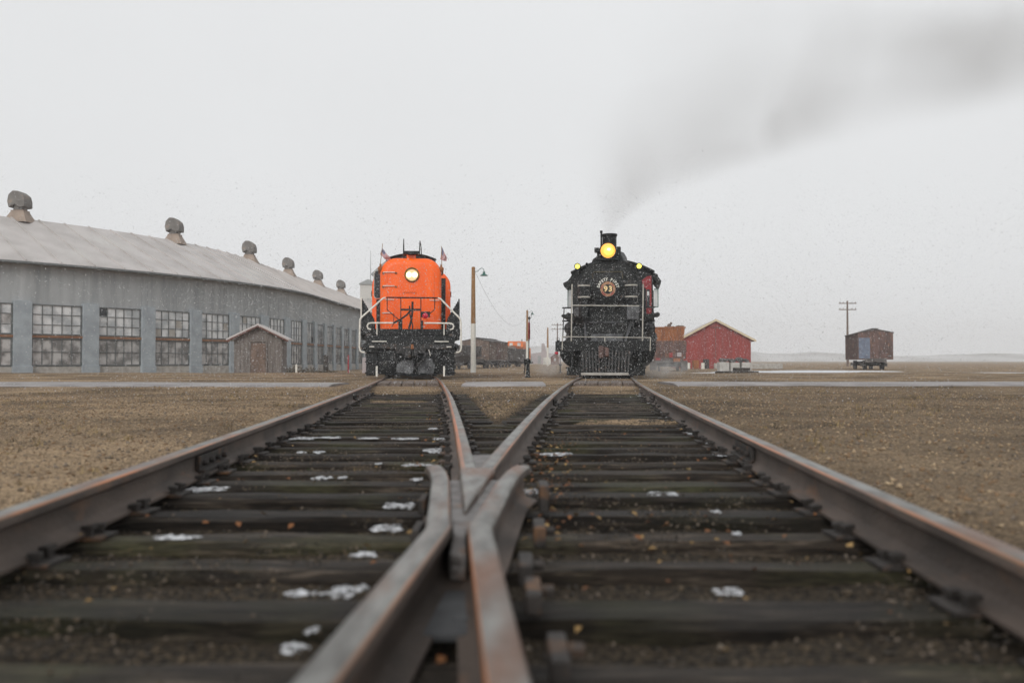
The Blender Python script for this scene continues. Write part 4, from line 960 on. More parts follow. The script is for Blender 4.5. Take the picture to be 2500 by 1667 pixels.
# white front railings
mb = MB(); mb.cyl((-1.04, .05, 1.23), (-1.015, .05, 2.98), .019, seg=8); mb.build('tall_post', M['oldwhite'], ls)
mb = MB(); mb.cyl((1.09, .05, 1.20), (1.12, .05, 2.96), .019, seg=8); mb.build('tall_post', M['oldwhite'], ls)
mb = MB(); mb.cyl((-1.0, .06, 2.33), (1.0, .06, 2.30), .016, seg=8); mb.build('upper_rail', M['oldwhite'], ls)
mb = MB(); mb.cyl((-1.30, -.02, 1.385), (1.33, -.02, 1.345), .013, seg=8); mb.cyl((-.03, -.02, 1.36), (-.03, -.02, 1.24), .016, seg=8); mb.cyl((-1.315, -.02, .98), (-1.30, -.02, 1.385), .017, seg=8); mb.cyl((1.315, -.02, .95), (1.33, -.02, 1.345), .017, seg=8); mb.build('lower_rail', M['oldwhite'], ls)
mb = MB(); mb.cyl((-.61, .2, 1.24), (-.72, 1.9, 1.85), .035, seg=8); mb.build('front_brace', M['greysteel'], ls)
mb = MB(); mb.cyl((.57, .2, 1.24), (.74, 1.9, 1.90), .035, seg=8); mb.cyl((.60, .3, 1.3), (.84, 1.9, 2.05), .02, seg=8); mb.build('front_brace', M['greysteel'], ls)
mb = MB(); mb.box(-.8, .5, 1.82, 1.9, 1.86, 1.90); mb.box(.62, 1.0, 1.2, 1.6, 1.95, 2.35); mb.lathe((-.9, 1.7, 2.2), (0, -1, 0), [(.16, -.1), (.18, .0), (.12, .06), (0, .07)], 20); mb.box(-.5, .5, 1.3, 1.9, 1.25, 1.5); mb.build('front_fittings', M['greysteel'], ls, bevel=.02)
# lantern hung at the left end of the beam, tool box at the right
lt = empty('lantern', (-1.43, .05, 1.1)); lt.parent = ls
mb = MB(); mb.box(-.085, .07, -.1, .1, -.16, .14); mb.prism([(-.07, .14), (.055, .14), (.02, .18), (-.03, .18)], -.06, .06); mb.tube([(-.05, 0, .17), (-.05, 0, .24), (.03, 0, .24), (.03, 0, .17)], .008, 6); mb.build('case', M['soot'], lt, bevel=.01)
mb = MB(); mb.ball((-.055, -.05, -.21), .062, 12, sz=(1, .8, .8)); mb.build('red_globe', M['redglass'], lt)
mb = MB(); mb.box(1.36, 1.49, -.05, .25, .92, 1.20); mb.build('tool_box', M['soot'], ls, bevel=.015)
# wheels, tender
for ax, r in ((1.0, .38), (3.9, .65), (5.4, .65), (6.9, .65), (8.4, .65)):
    mb = MB()
    for sx in (-.75, .75): wheel_mb(mb, sx, ax, .18 + r, r)
    mb.cyl((-.75, ax, .18 + r), (.75, ax, .18 + r), .09); mb.build('wheelset', M['iron'], ls)
mb = MB(); mb.box(-.55, .55, .4, 12, .9, 1.25); mb.build('main_frame', M['soot'], ls)
for sx in (-1, 1):
    mb = MB(); mb.box(min(sx * .92, sx * 1.0), max(sx * .92, sx * 1.0), 3.9, 8.4, .62, .74); mb.cyl((sx * .98, 2.5, .94), (sx * .98, 4.4, .94), .05, seg=8); mb.build('side_rod', M['greysteel'], ls)
td = empty('steam_tender', ls.matrix_basis @ Vector((0, 12.9, 0)), ls.rotation_euler[2], label='black tender coupled behind the steam locomotive', cat='tender')
mb = MB(); mb.box(-1.45, 1.45, 0, 7.5, 1.1, 3.3); mb.build('tank', M['soot'], td, bevel=.06)
for ax in (1.2, 2.9, 4.8, 6.5):
    mb = MB()
    for sx in (-.75, .75): wheel_mb(mb, sx, ax, .6, .42)
    mb.cyl((-.75, ax, .6), (.75, ax, .6), .08); mb.build('wheelset', M['iron'], td)

mb = MB(); vs = []; n_ = 90
for i in range(n_):
    x = -890 + 1780 * i / (n_ - 1); h = 9 + 9 * noise.noise(Vector((x * .004, 1.3, 0))) + 3.5 * noise.noise(Vector((x * .02, 4.1, 0)))
    vs += [(x, 760, -.3), (x, 800, max(1.2, h * .6)), (x, 850, max(1.6, h)), (x, 890, -.3)]
mb.add(vs, [(i * 4 + j, i * 4 + j + 1, i * 4 + 5 + j, i * 4 + 4 + j) for i in range(n_ - 1) for j in range(3)])
tag(mb.build('hills', M['hill']), kind='structure')
# ------------------------------------------------------------------ long shop building on the left
GZ = -.15
rh = empty('roundhouse', (-14.9, 64, GZ), label='long grey curved engine shed with tall windows and roof ventilators', cat='building')
pts = [Vector((-13.6, 132))]; ang = math.atan2(-1, -.02)
while True:
    p = pts[-1]
    if p.y < 68: ang -= R(5.2)
    q = p + Vector((math.cos(ang), math.sin(ang))) * 3.4
    pts.append(q)
    if q.y < 33 or len(pts) > 45: break
def rel(v, z): return (v.x + 14.9, v.y - 64, z - GZ)
NB = len(pts) - 1
def nrm(i):
    a = pts[max(i - 1, 0)]; b = pts[min(i + 1, NB)]; d = (b - a).normalized(); return Vector((-d.y, d.x))
EZ, RZ = 5.45, 8.25
mb = MB(); rg = []
for i in range(NB + 1):
    n = nrm(i); p = pts[i]; rg.append([rel(p, GZ), rel(p, EZ - .1), rel(p - n * 9, EZ - .1), rel(p - n * 9, GZ)])
mb.rings(rg); wall = mb.build('wall', M['wallgrey'], rh, smooth=False)
mb = MB(); rg = []
for i in range(NB + 1):
    n = nrm(i); p = pts[i]
    rg.append([rel(p + n * .45, EZ - .12), rel(p + n * .45, EZ), rel(p - n * 5.0, RZ), rel(p - n * 11, EZ), rel(p - n * 11, EZ - .12), rel(p - n * 5.0, RZ - .14)])
mb.rings(rg)
for i in range(NB):
    for t in (0, .5):
        n = nrm(i) * (1 - t) + nrm(i + 1) * t; p = pts[i].lerp(pts[i + 1], t); d = Vector((n.y, -n.x)) * .035; q0 = p + n * .44; q1 = p - n * 4.95
        mb.rings([[rel(q0 - d, EZ + .0), rel(q0 - d, EZ + .07), rel(q0 + d, EZ + .07), rel(q0 + d, EZ + .0)], [rel(q1 - d, RZ - .04), rel(q1 - d, RZ + .05), rel(q1 + d, RZ + .05), rel(q1 + d, RZ - .04)]])
roof = mb.build('roof', M['roofmetal'], rh, smooth=False)
mb = MB()
for i in range(NB + 1):
    n = nrm(i); p = pts[i] + n * .5
    if i: mb.tube([rel(pp_, EZ - .1), rel(p, EZ - .1)], .07, 6)
    pp_ = p
mb.build('gutter', M['sash'], rh)
mb = MB(); rg = []
for i in range(NB + 1):
    n = nrm(i); p = pts[i]; rg.append([rel(p + n * .10, GZ), rel(p + n * .10, .36), rel(p + n * .0, .36), rel(p + n * .0, GZ)])
mb.rings(rg); mb.build('plinth', M['concrete'], rh, smooth=False)
mb = MB(); rg = []
for i in range(NB + 1):
    n = nrm(i); p = pts[i]; rg.append([rel(p + n * .13, 1.78), rel(p + n * .13, 1.90), rel(p + n * .0, 1.90), rel(p + n * .0, 1.78)])
mb.rings(rg); mb.build('sill_band', M['rustband'], rh, smooth=False)
def bayM(i):
    a, b = pts[i], pts[i + 1]; d = (b - a).normalized(); n = Vector((-d.y, d.x)); o = rel(a, GZ)
    return Matrix(((d.x, -n.x, 0, o[0]), (d.y, -n.y, 0, o[1]), (0, 0, 1, 0), (0, 0, 0, 1)))
for i in range(4, NB):
    B = bayM(i)
    mb = MB(); mb.box(-.42, .42, -.20, .02, .36 - GZ, 3.55 - GZ, 0, B); mb.box(-.46, .46, -.24, .0, .0, .40 - GZ, 0, B); mb.build('pilaster', M['pilaster'], rh, bevel=.01)
    for z0, z1, nv, nh, pm in ((1.92, 3.42, 5, 3, 'pane'), (.40, 1.76, 5, 2, 'panedark')):
        z0 -= GZ; z1 -= GZ
        mb = MB()
        mb.box(.44, 2.96, -.09, .02, z0, z0 + .06, 0, B); mb.box(.44, 2.96, -.09, .02, z1 - .06, z1, 0, B)
        for k in range(nv + 1): u = .47 + 2.46 * k / nv; w = .035 if k in (0, nv) else .018; mb.box(u - w, u + w, -.085, .02, z0 + .06, z1 - .06, 0, B)
        for k in range(1, nh): z = z0 + (z1 - z0) * k / nh; mb.box(.5, 2.9, -.078, .02, z - .016, z + .016, 0, B)
        w_ = mb.build('window', M['sash'], rh, smooth=False)
        mb = MB(); mb.box(.5, 2.9, -.045, .0, z0 + .03, z1 - .03, 0, B)
        for k in range(nv):
            for h in range(nh):
                if random.random() < .13: mb.box(.47 + 2.46 * k / nv + .02, .47 + 2.46 * (k + 1) / nv - .02, -.052, -.0455, z0 + (z1 - z0) * h / nh + .04, z0 + (z1 - z0) * (h + 1) / nh - .04, 1, B)
        mb.build('pane', [M[pm], M[random.choice(('glassdark', 'panedark', 'panedark', 'concrete'))]], w_, smooth=False)
# roof ventilators along the ridge
def ridge_at(y):
    for i in range(NB):
        a = pts[i] - nrm(i) * 5; b = pts[i + 1] - nrm(i + 1) * 5
        if b.y <= y <= a.y: t = (y - a.y) / (b.y - a.y); return a.lerp(b, t)
    return pts[-1]
for y in (106, 94.5, 83, 71.5, 60, 50.5):
    p = ridge_at(y); v = empty('roof_ventilator', rel(p, 8.15)); v.parent = rh
    mb = MB(); mb.rings([[(-.62, -.62, -.15), (.62, -.62, -.15), (.62, .62, -.15), (-.62, .62, -.15)], [(-.34, -.34, .42), (.34, -.34, .42), (.34, .34, .42), (-.34, .34, .42)], [(-.34, -.34, .5), (.34, -.34, .5), (.34, .34, .5), (-.34, .34, .5)]]); mb.build('base', M['ventbase'], v, smooth=False)
    mb = MB(); mb.cyl((0, 0, .5), (0, 0, .8), .34, seg=14)
    mb.prism([(-.42, .62), (-.5, .95), (-.44, 1.3), (-.22, 1.52), (.08, 1.5), (.36, 1.28), (.44, 1.0), (.44, .66), (.1, .62), (-.1, .8)], -.44, .44); mb.build('cowl', M['ventgrey'], v, bevel=.04)

# small things along the shed
def post(name, x, y, h, w, m, label, cat='post', zb=-.15, round_=False):
    mb = MB()
    if round_: mb.lathe((0, 0, 0), (0, 0, 1), [(w, 0), (w * .9, h - .03), (w * .5, h)], 10)
    else: mb.rings([[(-w, -w, 0), (w, -w, 0), (w, w, 0), (-w, w, 0)], [(-w * .95, -w * .95, h - .04), (w * .95, -w * .95, h - .04), (w * .95, w * .95, h - .04), (-w * .95, w * .95, h - .04)], [(0, 0, h), (0.001, 0, h), (0.001, .001, h), (0, .001, h)]])
    o = mb.build(name, M[m], None, bevel=.01); o.location = (x, y, zb); return tag(o, label, cat)
o = post('wooden_post', -10.55, 53.8, 1.15, .13, 'timber', 'thick dark wooden post standing before the grey engine shed')
post('marker_post', -9.4, 54.5, 1.15, .035, 'red', 'thin red marker post before the grey engine shed')
post('timber_post', -8.25, 53, 1.0, .10, 'distant', 'grey post just left of the orange locomotive, by the shed')
post('marker_post', -11.95, 52.6, .62, .05, 'white', 'short white marker post near the shed, beside dark weeds')
def shrub(x, y, w, h, label, n=420, zb=-.15):
    V = []; Fq = []
    for i in range(n):
        t = random.uniform(0, 2 * PI); r = w * random.random() ** .6; z = h * random.random() ** 1.3 * (1 - .5 * (r / w) ** 2)
        c = Vector((r * math.cos(t), r * math.sin(t) * .6, z)); s = random.uniform(.03, .09)
        a = Vector((random.gauss(0, 1), random.gauss(0, 1), random.gauss(0, 1))).normalized() * s; b = a.orthogonal().normalized() * s * .35
        o = len(V); V += [c - a, c + b, c + a, c - b]; Fq.append((o, o + 1, o + 2, o + 3))
    for i in range(14):
        t = random.uniform(0, 2 * PI); e = Vector((w * .7 * math.cos(t), w * .4 * math.sin(t), h * random.uniform(.6, 1.05))); o = len(V)
        V += [Vector((-.012, 0, 0)), Vector((.012, 0, 0)), e + Vector((.005, 0, 0)), e - Vector((.005, 0, 0))]; Fq.append((o, o + 1, o + 2, o + 3))
    o = soup('dry_shrub', np.array([tuple(v) for v in V]), np.array(Fq), M['weed'], None); o.location = (x, y, zb)
    return tag(o, label, 'shrub', 'dry weeds along the engine shed')
shrub(-12.3, 53, .95, .55, 'low dark dry shrub at the left end, before the shed windows')
shrub(-11.4, 54, .8, .45, 'dry brown shrub between the white marker post and the thick dark post')
shrub(-10.4, 53.2, .6, .28, 'small dry shrub around the foot of the thick dark post')
# little hut at the far left
hut = empty('trackside_hut', (-11.9, 44.5, -.02), R(8), label='small weathered hut with a low pitched roof at the left, before the shed', cat='hut')
mb = MB(); mb.prism([(-1.1, 0), (1.1, 0), (1.1, 1.72), (0, 2.25), (-1.1, 1.72)], 0, 2.2)
for k in range(11): x = -1.05 + .21 * k; mb.box(x - .02, x + .02, -.02, .0, .02, 1.68 + .5 * (1 - abs(x) / 1.1))
mb.build('wall', M['hutwood'], hut, smooth=False)
mb = MB(); mb.prism([(-1.42, 1.62), (0, 2.32), (1.42, 1.62), (1.42, 1.70), (0, 2.41), (-1.42, 1.70)], -.35, 2.5); mb.build('roof', M['roofmetal'], hut, smooth=False)
mb = MB(); mb.prism([(-1.40, 1.55), (0, 2.25), (1.40, 1.55), (1.40, 1.62), (0, 2.32), (-1.40, 1.62)], -.33, -.28); mb.build('fascia', M['shedbrown'], hut, smooth=False)
mb = MB(); mb.box(-.35, .35, -.05, .05, 0, 1.5); dr = mb.build('door', M['carbrown'], hut, bevel=.01)
mb = MB(); mb.box(-.42, -.35, -.07, .0, 0, 1.56); mb.box(.35, .42, -.07, .0, 0, 1.56); mb.box(-.42, .42, -.07, .0, 1.56, 1.63); mb.build('door_frame', M['hutwood'], hut)
mb = MB(); mb.ball((.26, -.07, .78), .03, 8); mb.build('handle', M['iron'], dr)

# ------------------------------------------------------------------ grain elevator in the haze
ge = empty('grain_elevator', (-32, 214, GZ), label='tall pale grain elevator in the haze behind the orange locomotive', cat='grain elevator')
mb = MB(); mb.box(-2.3, 1.3, 0, 6, 0, 18.0); mb.build('lower_tower', M['elev'], ge, smooth=False)
mb = MB(); mb.prism([(-2.6, 18.0), (1.6, 18.0), (1.4, 18.3), (-.5, 19.2), (-2.4, 18.3)], -.3, 6.3); mb.build('lower_roof', M['elevroof'], ge, smooth=False)
mb = MB(); mb.box(.4, 7.2, 1.5, 8, 0, 20.6); mb.build('upper_tower', M['elev'], ge, smooth=False)
mb = MB(); mb.prism([(.0, 20.2), (7.6, 20.2), (7.6, 20.6), (4.2, 23.6), (3.4, 23.6), (.0, 20.6)], 1.2, 8.3); mb.build('upper_roof', M['elevroof'], ge, smooth=False)
mb = MB(); mb.cyl((-.4, 3, 18.8), (-.4, 3, 26.0), .10, .05, 6); mb.build('mast', M['elevroof'], ge)
mb = MB()
for k in range(3): mb.box(-1.45 + k * .75, -1.35 + k * .75, -.05, .02, 13.6, 14.8); mb.box(-1.05 + k * .75, -.95 + k * .75, -.05, .02, 13.6, 14.8); mb.box(-1.45 + k * .75, -.95 + k * .75, -.05, .02, 14.1 + .5 * (k % 2), 14.25 + .5 * (k % 2))
mb.build('faded_sign', M['elevroof'], ge, smooth=False)

# ------------------------------------------------------------------ lamp posts and utility pole
def lamp_post(px, d, top, r, lab, split=True, lamp=True):
    x = (px - 1176) / f_px * d; zb = -.15 if d > 50 else -.05
    o = empty('lamp_post', (x, d, zb), label=lab, cat='lamp post', group='wooden lamp posts with bent arms down the yard')
    h = top - zb; hs = h * .475
    mb = MB(); mb.lathe((0, 0, 0), (0, 0, 1), [(r * 1.25, 0), (r * 1.12, hs), (r * 1.0, hs)], 14); mb.build('white_base', M['letter'], o)
    mb = MB(); mb.lathe((0, 0, 0), (0, 0, 1), [(r * 1.08, hs), (r * .8, h), (0, h + .02)], 14); mb.build('pole', M['pole'], o)
    if lamp:
        mb = MB(); mb.tube([(0, 0, h - .22), (.22, -.02, h - .22), (.30, -.02, h - .12), (.42, -.03, h - .05), (.52, -.03, h - .12), (.53, -.03, h - .22)], .016, 8); mb.build('arm', M['greenshade'], o)
        mb = MB(); mb.lathe((.53, -.03, h - .44), (0, 0, 1), [(.20, 0), (.19, .03), (.07, .10), (.05, .22), (0, .24)], 16); mb.build('lamp_shade', M['greenshade'], o)
    return o
P1 = lamp_post(1087, 47, 5.3, .11, 'nearest wooden lamp post with white lower half, right of the orange locomotive')
P2 = lamp_post(1211, 96, 5.75, .12, 'second, farther lamp post directly behind the red switch target')
P3 = lamp_post(1258, 150, 5.9, .14, 'most distant bare lamp post near the little brown shed', lamp=False)
def wire(a, b, sag, label):
    mb = MB(); a = Vector(a); b = Vector(b)
    mb.tube([a.lerp(b, t / 14) - Vector((0, 0, sag * 4 * (t / 14) * (1 - t / 14))) for t in range(15)], .006, 5)
    return tag(mb.build('overhead_wire', M['iron']), label, 'wire', 'sagging wires between the lamp posts')
wire(P1.location + Vector((.1, 0, 5.1)), P2.location + Vector((0, 0, 5.6)), 1.9, 'thin wire sagging from the nearest lamp post to the second one')
wire(P2.location + Vector((.1, 0, 5.6)), P3.location + Vector((0, 0, 5.7)), 1.6, 'thin wire sagging from the second lamp post to the farthest one')
def utility(x, d, h, lab):
    o = empty('utility_pole', (x, d, GZ), label=lab, cat='utility pole')
    mb = MB(); mb.lathe((0, 0, 0), (0, 0, 1), [(.17, 0), (.11, h), (0, h + .03)], 10); mb.build('pole', M['carbrown'], o)
    for z in (h - .35, h - 1.2):
        mb = MB(); mb.box(-1.2, 1.2, -.16, -.05, z - .06, z + .06)
        for k in (-1.05, -.6, .6, 1.05): mb.cyl((k, -.1, z + .06), (k, -.1, z + .24), .04, seg=6)
        mb.build('crossarm', M['carbrown'], o)
utility(9.1, 190, 8.3, 'distant utility pole with two crossarms left of the steam locomotive')
utility(46, 130, 9.0, 'utility pole with two crossarms far right beyond the red barn')

# ------------------------------------------------------------------ switch stands
sw = empty('switch_stand', (.50, 30, .1), label='tall thin switch stand with a red target between the locomotives', cat='switch stand')
mb = MB(); mb.box(-.10, .10, -.14, .14, .0, .05); mb.rings([[(-.07, -.07, .04), (.07, -.07, .04), (.07, .07, .04), (-.07, .07, .04)], [(-.035, -.04, .62), (.045, -.04, .62), (.045, .04, .62), (-.035, .04, .62)]]); mb.box(-.09, .42, -.05, .05, .0, .035); mb.build('base', M['soot'], sw, bevel=.008)
mb = MB(); mb.lathe((-.02, 0, .44), (0, 0, 1), [(.0, .0), (.10, .02), (.11, .1), (.10, .17), (0, .2)], 14); mb.cyl((.0, 0, .50), (.17, 0, .50), .018, seg=8); mb.build('head', M['soot'], sw)
mb = MB(); mb.cyl((-.06, -.03, .55), (-.125, -.08, .12), .022, .014, 8); mb.build('throw_lever', M['soot'], sw)
mb = MB(); mb.cyl((.03, 0, .62), (.045, 0, 1.92), .016, .013, 8); mb.build('mast', M['soot'], sw)
mb = MB(); T = Matrix.Translation((.045, 0, 1.50)) @ Matrix.Rotation(R(80), 4, 'Z')
pp = [(-.16, 0), (-.13, .24), (0, .31), (.13, .24), (.16, 0), (.13, -.24), (0, -.31), (-.13, -.24)]
mb.rings([[T @ Vector((x, -.008, z)) for x, z in pp], [T @ Vector((x, .008, z)) for x, z in pp]]); mb.build('target', M['red'], sw, smooth=False)
mb = MB(); mb.lathe((.045, 0, 1.86), (0, 0, 1), [(.0, 0), (.035, .01), (.035, .06), (.012, .09), (0, .12)], 10); mb.build('finial', M['soot'], sw)
mb = MB(); mb.tube([(.05, 0, 1.88), (.10, 0, 1.9), (.115, 0, 2.06), (.14, 0, 2.1), (.16, 0, 2.06)], .009, 6); mb.build('lamp_hook', M['greysteel'], sw)
s2 = empty('switch_stand', (3.05, 60, -.15), label='small far switch stand beside the left cylinder of the steam locomotive', cat='switch stand')
mb = MB(); mb.box(-.12, .12, -.1, .1, 0, .08); mb.cyl((0, 0, .05), (0, 0, .6), .05, .035, 8); mb.ball((0, 0, .55), .1, 8); mb.build('base', M['soot'], s2)
mb = MB(); mb.cyl((0, 0, .6), (0, 0, 1.5), .02, seg=6); mb.box(-.02, .02, -.1, .1, 1.1, 1.4); mb.build('mast', M['iron'], s2)

# ------------------------------------------------------------------ old freight cars, far
def trucks(o, L, z0=.35):
    for sx in (-L / 2 + 1.6, L / 2 - 1.6):
        for ax in (-.8, .8):
            mb = MB()
            for sy in (-.72, .72): wheel_mb(mb, sy, sx + ax, .42, .40)
            mb.v = [(p[0], p[1], p[2]) for p in mb.v]; mb.cyl((-.72, sx + ax, .42), (.72, sx + ax, .42), .07); mb.build('wheelset', M['iron'], o)
        mb = MB()
        for sy in (-.95, .95): mb.box(sy - .08, sy + .08, sx - 1.2, sx + 1.2, .32, .62)
        mb.box(-.9, .9, sx - .25, sx + .25, .4, .75); mb.build('truck_frame', M['carblack'], o, bevel=.03)
    mb = MB(); mb.box(-.14, .14, -L / 2 - .55, -L / 2, .72, .98); mb.box(-.9, .9, -L / 2 - .12, -L / 2, .65, 1.0); mb.build('coupler', M['carblack'], o)
def freight(kind, x, y, rz, L, W, H, m, label):
    o = empty('freight_car', (x, y, GZ), rz, label=label, cat='freight car', group='old freight cars left standing in the yard')
    trucks(o, L)
    if kind == 'hopper':
        mb = MB(); mb.prism([(-W / 2, 1.7), (-.5, .55), (.5, .55), (W / 2, 1.7), (W / 2, H), (-W / 2, H - .1)], -L / 2, L / 2); mb.box(-W / 2 - .06, W / 2 + .06, -L / 2 - .05, L / 2 + .05, H - .16, H + .0)
        for k in range(9): yy = -L / 2 + L * k / 8; mb.box(-W / 2 - .07, W / 2 + .07, yy - .05, yy + .05, 1.2, H - .1)
        mb.build('body', M[m], o, bevel=.01)
    elif kind == 'boxcar':
        mb = MB(); mb.prism([(-W / 2, .9), (W / 2, .9), (W / 2, H - .25), (0, H), (-W / 2, H - .25)], -L / 2, L / 2)
        for k in range(12): yy = -L / 2 + L * k / 11; mb.box(-W / 2 - .05, W / 2 + .05, yy - .04, yy + .04, .9, H - .27)
        for k in range(5): z = 1.15 + (H - 1.6) * k / 4; mb.box(-W / 2 + .1, W / 2 - .1, -L / 2 - .05, -L / 2, z - .03, z + .03)
        mb.build('body', M[m], o)
        mb = MB(); mb.prism([(-W / 2 - .12, H - .30), (0, H + .01), (W / 2 + .12, H - .30), (W / 2 + .12, H - .22), (0, H + .09), (-W / 2 - .12, H - .22)], -L / 2 - .1, L / 2 + .1); mb.box(-.25, .25, -L / 2, L / 2, H + .08, H + .14); mb.build('roof', M['carblack'], o)
        mb = MB(); mb.box(-W / 2 + .02, -W / 2 + .95, -L / 2 - .09, -L / 2 - .05, 1.0, H - .7); mb.build('end_door', M['bluegrey'], o, bevel=.01)
        mb = MB(); mb.box(W / 2 + .03, W / 2 + .09, -1.0, 1.0, 1.0, H - .4); mb.build('side_door', M['mauve'], o, bevel=.01)
        mb = MB(); [mb.box(W / 2 - .6, W / 2 - .1, -L / 2 - .12, -L / 2 - .08, z, z + .03) for z in (1.2, 1.6, 2.0, 2.4)]; mb.build('end_ladder', M['carblack'], o)
    else:
        mb = MB(); t = .1
        mb.box(-W / 2, W / 2, -L / 2, L / 2, .8, 1.0); mb.box(-W / 2, W / 2, -L / 2, -L / 2 + t, 1.0, H); mb.box(-W / 2, W / 2, L / 2 - t, L / 2, 1.0, H); mb.box(-W / 2, -W / 2 + t, -L / 2 + t, L / 2 - t, 1.0, H); mb.box(W / 2 - t, W / 2, -L / 2 + t, L / 2 - t, 1.0, H)
        for k in range(10): yy = -L / 2 + L * k / 9; mb.box(-W / 2 - .08, -W / 2, yy - .06, yy + .06, .8, H - .05); mb.box(W / 2, W / 2 + .08, yy - .06, yy + .06, .8, H - .05)
        for k in (-.33, 0, .33): mb.box(k * W - .07, k * W + .07, -L / 2 - .08, -L / 2, .8, H - .05)
        mb.box(-W / 2 - .1, W / 2 + .1, -L / 2 - .1, L / 2 + .1, H - .1, H - .002); mb.build('body', M[m], o)
        mb = MB(); n = 14; rows = []
        for j in range(n + 1):
            rows.append([(-W / 2 + t + (W - 2 * t) * i / 8, -L / 2 + t + (L - 2 * t) * j / n, H - .1 + .45 * math.sin(PI * i / 8) * math.sin(PI * min(max(j / n, .02), .98)) + .22 * noise.noise(Vector((i * .9, j * .7, x)))) for i in range(9)])
        vs = [p for r in rows for p in r]; mb.add(vs, [(j * 9 + i, j * 9 + i + 1, (j + 1) * 9 + i + 1, (j + 1) * 9 + i) for j in range(n) for i in range(8)]); mb.build('load', M['carbrown'], o)
    return o
freight('hopper', -5.35, 92, R(-12), 8.5, 2.7, 2.25, 'carblack', 'dark hopper car just right of the orange locomotive, left of the boxcar')
bc = freight('boxcar', -2.85, 104, R(-11), 10, 2.75, 3.1, 'carbrown', 'old brown boxcar with a bluish end panel behind the nearest lamp post')
gc = freight('gondola', -.75, 121, R(-13), 11, 2.8, 2.35, 'carblack', 'low dark gondola car with a red panel on its end, before the orange caboose')
mb = MB(); mb.box(-1.0, .25, -5.68, -5.62, 1.25, 1.75); mb.build('red_panel', M['red'], gc, bevel=.01)
mb = MB(); mb.box(-.8, .3, -5.66, -5.60, 1.75, 2.0); mb.build('grey_panel', M['roofmetal'], gc, bevel=.01)
cbs = empty('caboose', (.85, 146, GZ), R(-10), label='bright orange caboose with a windowed cupola at the end of the freight cars', cat='caboose')
trucks(cbs, 9)
mb = MB(); mb.prism([(-1.35, .9), (1.35, .9), (1.35, 2.75), (0, 3.0), (-1.35, 2.75)], -4.5, 4.5); mb.build('body', M['carorange'], cbs)
mb = MB(); mb.prism(rrect(1.2, 2.8, 3.75, .25), -2.2, 1.4); mb.build('cupola', M['carorange'], cbs)
mb = MB(); mb.box(-.85, -.35, -2.26, -2.18, 3.05, 3.5); mb.box(.35, .85, -2.26, -2.18, 3.05, 3.5); mb.build('cupola_window', M['pane'], cbs, bevel=.02)
mb = MB(); mb.prism([(-1.4, 2.74), (0, 3.0), (1.4, 2.74), (1.4, 2.82), (0, 3.08), (-1.4, 2.82)], -4.9, -2.3); mb.build('roof', M['rust'], cbs)
mb = MB(); mb.box(-1.35, 1.35, -5.1, -4.5, .85, .95)
for xx in (-1.3, -.5, .5, 1.3): mb.cyl((xx, -5.05, .9), (xx, -5.05, 1.9), .03, seg=6)
mb.box(-1.3, 1.3, -5.08, -5.02, 1.86, 1.92); mb.build('end_platform', M['carorange'], cbs)
mb = MB(); mb.cyl((1.0, -1.9, 3.7), (1.0, -1.9, 4.1), .07, seg=8); mb.build('stove_pipe', M['carblack'], cbs)

# rusty ore car to the right of the steam locomotive
oc = empty('ore_car', (12.35, 75, GZ), R(-9), label='rusty orange and brown ore car between the steam locomotive and the red barn', cat='freight car', group='old freight cars left standing in the yard')
trucks(oc, 8)
W = 2.5
mb = MB(); mb.prism([(-1.10, 2.28), (1.10, 2.28), (1.22, 3.30), (-1.22, 3.30)], -3.9, 3.9)
for k in (-.8, -.4, 0, .4, .8): mb.box(k - .04, k + .04, -3.96, -3.9, 2.3, 3.2)
mb.box(-1.27, 1.27, -3.98, 3.98, 3.24, 3.34); mb.build('upper_hopper', M['rust'], oc, bevel=.01)
mb = MB(); mb.prism([(-1.30, 1.55), (1.30, 1.55), (1.34, 2.22), (1.25, 2.30), (-1.25, 2.30), (-1.34, 2.22)], -4.0, 4.0); mb.build('lower_body', M['mauve'], oc, bevel=.02)
mb = MB(); mb.box(-1.28, 1.28, -4.05, 4.05, .95, 1.5); mb.box(-1.36, 1.36, -4.1, 4.1, 1.48, 1.56)
for k in (-1.0, -.35, .35, 1.0): mb.box(k - .12, k + .12, -4.12, -4.04, .8, 1.5)
mb.build('under_frame', M['mauve'], oc, bevel=.02)
mb = MB(); mb.box(.35, .85, -4.2, -4.1, .72, .98); mb.build('yellow_box', M['rust'], oc, bevel=.02)
mb = MB(); mb.box(-.95, -.6, -4.2, -4.1, .85, 1.0); mb.box(.05, .3, -4.16, -4.12, 1.05, 1.4); mb.build('red_placard', M['plred'], oc, bevel=.01)
mb = MB(); mb.box(.62, .95, -4.16, -4.12, 1.1, 1.42); mb.build('pale_placard', M['distant'], oc, bevel=.01)
mb = MB(); mb.box(-1.4, -.9, -4.1, -3.2, .1, .8); mb.box(.9, 1.4, -4.1, -3.2, .1, .8); mb.build('step_gear', M['carblack'], oc, bevel=.03)
mb = MB()
for i in range(60):
    a = random.uniform(-1.15, 1.15); b = random.uniform(-3.8, 3.8); s = random.uniform(.08, .22); mb.ball((a, b, 3.30 + .05), s, 6, sz=(1, 1, .6))
mb.ball((.05, -3.5, 3.45), .16, 8); mb.ball((.2, -3.5, 3.62), .10, 8); mb.build('ore_load', M['carbrown'], oc, smooth=False)

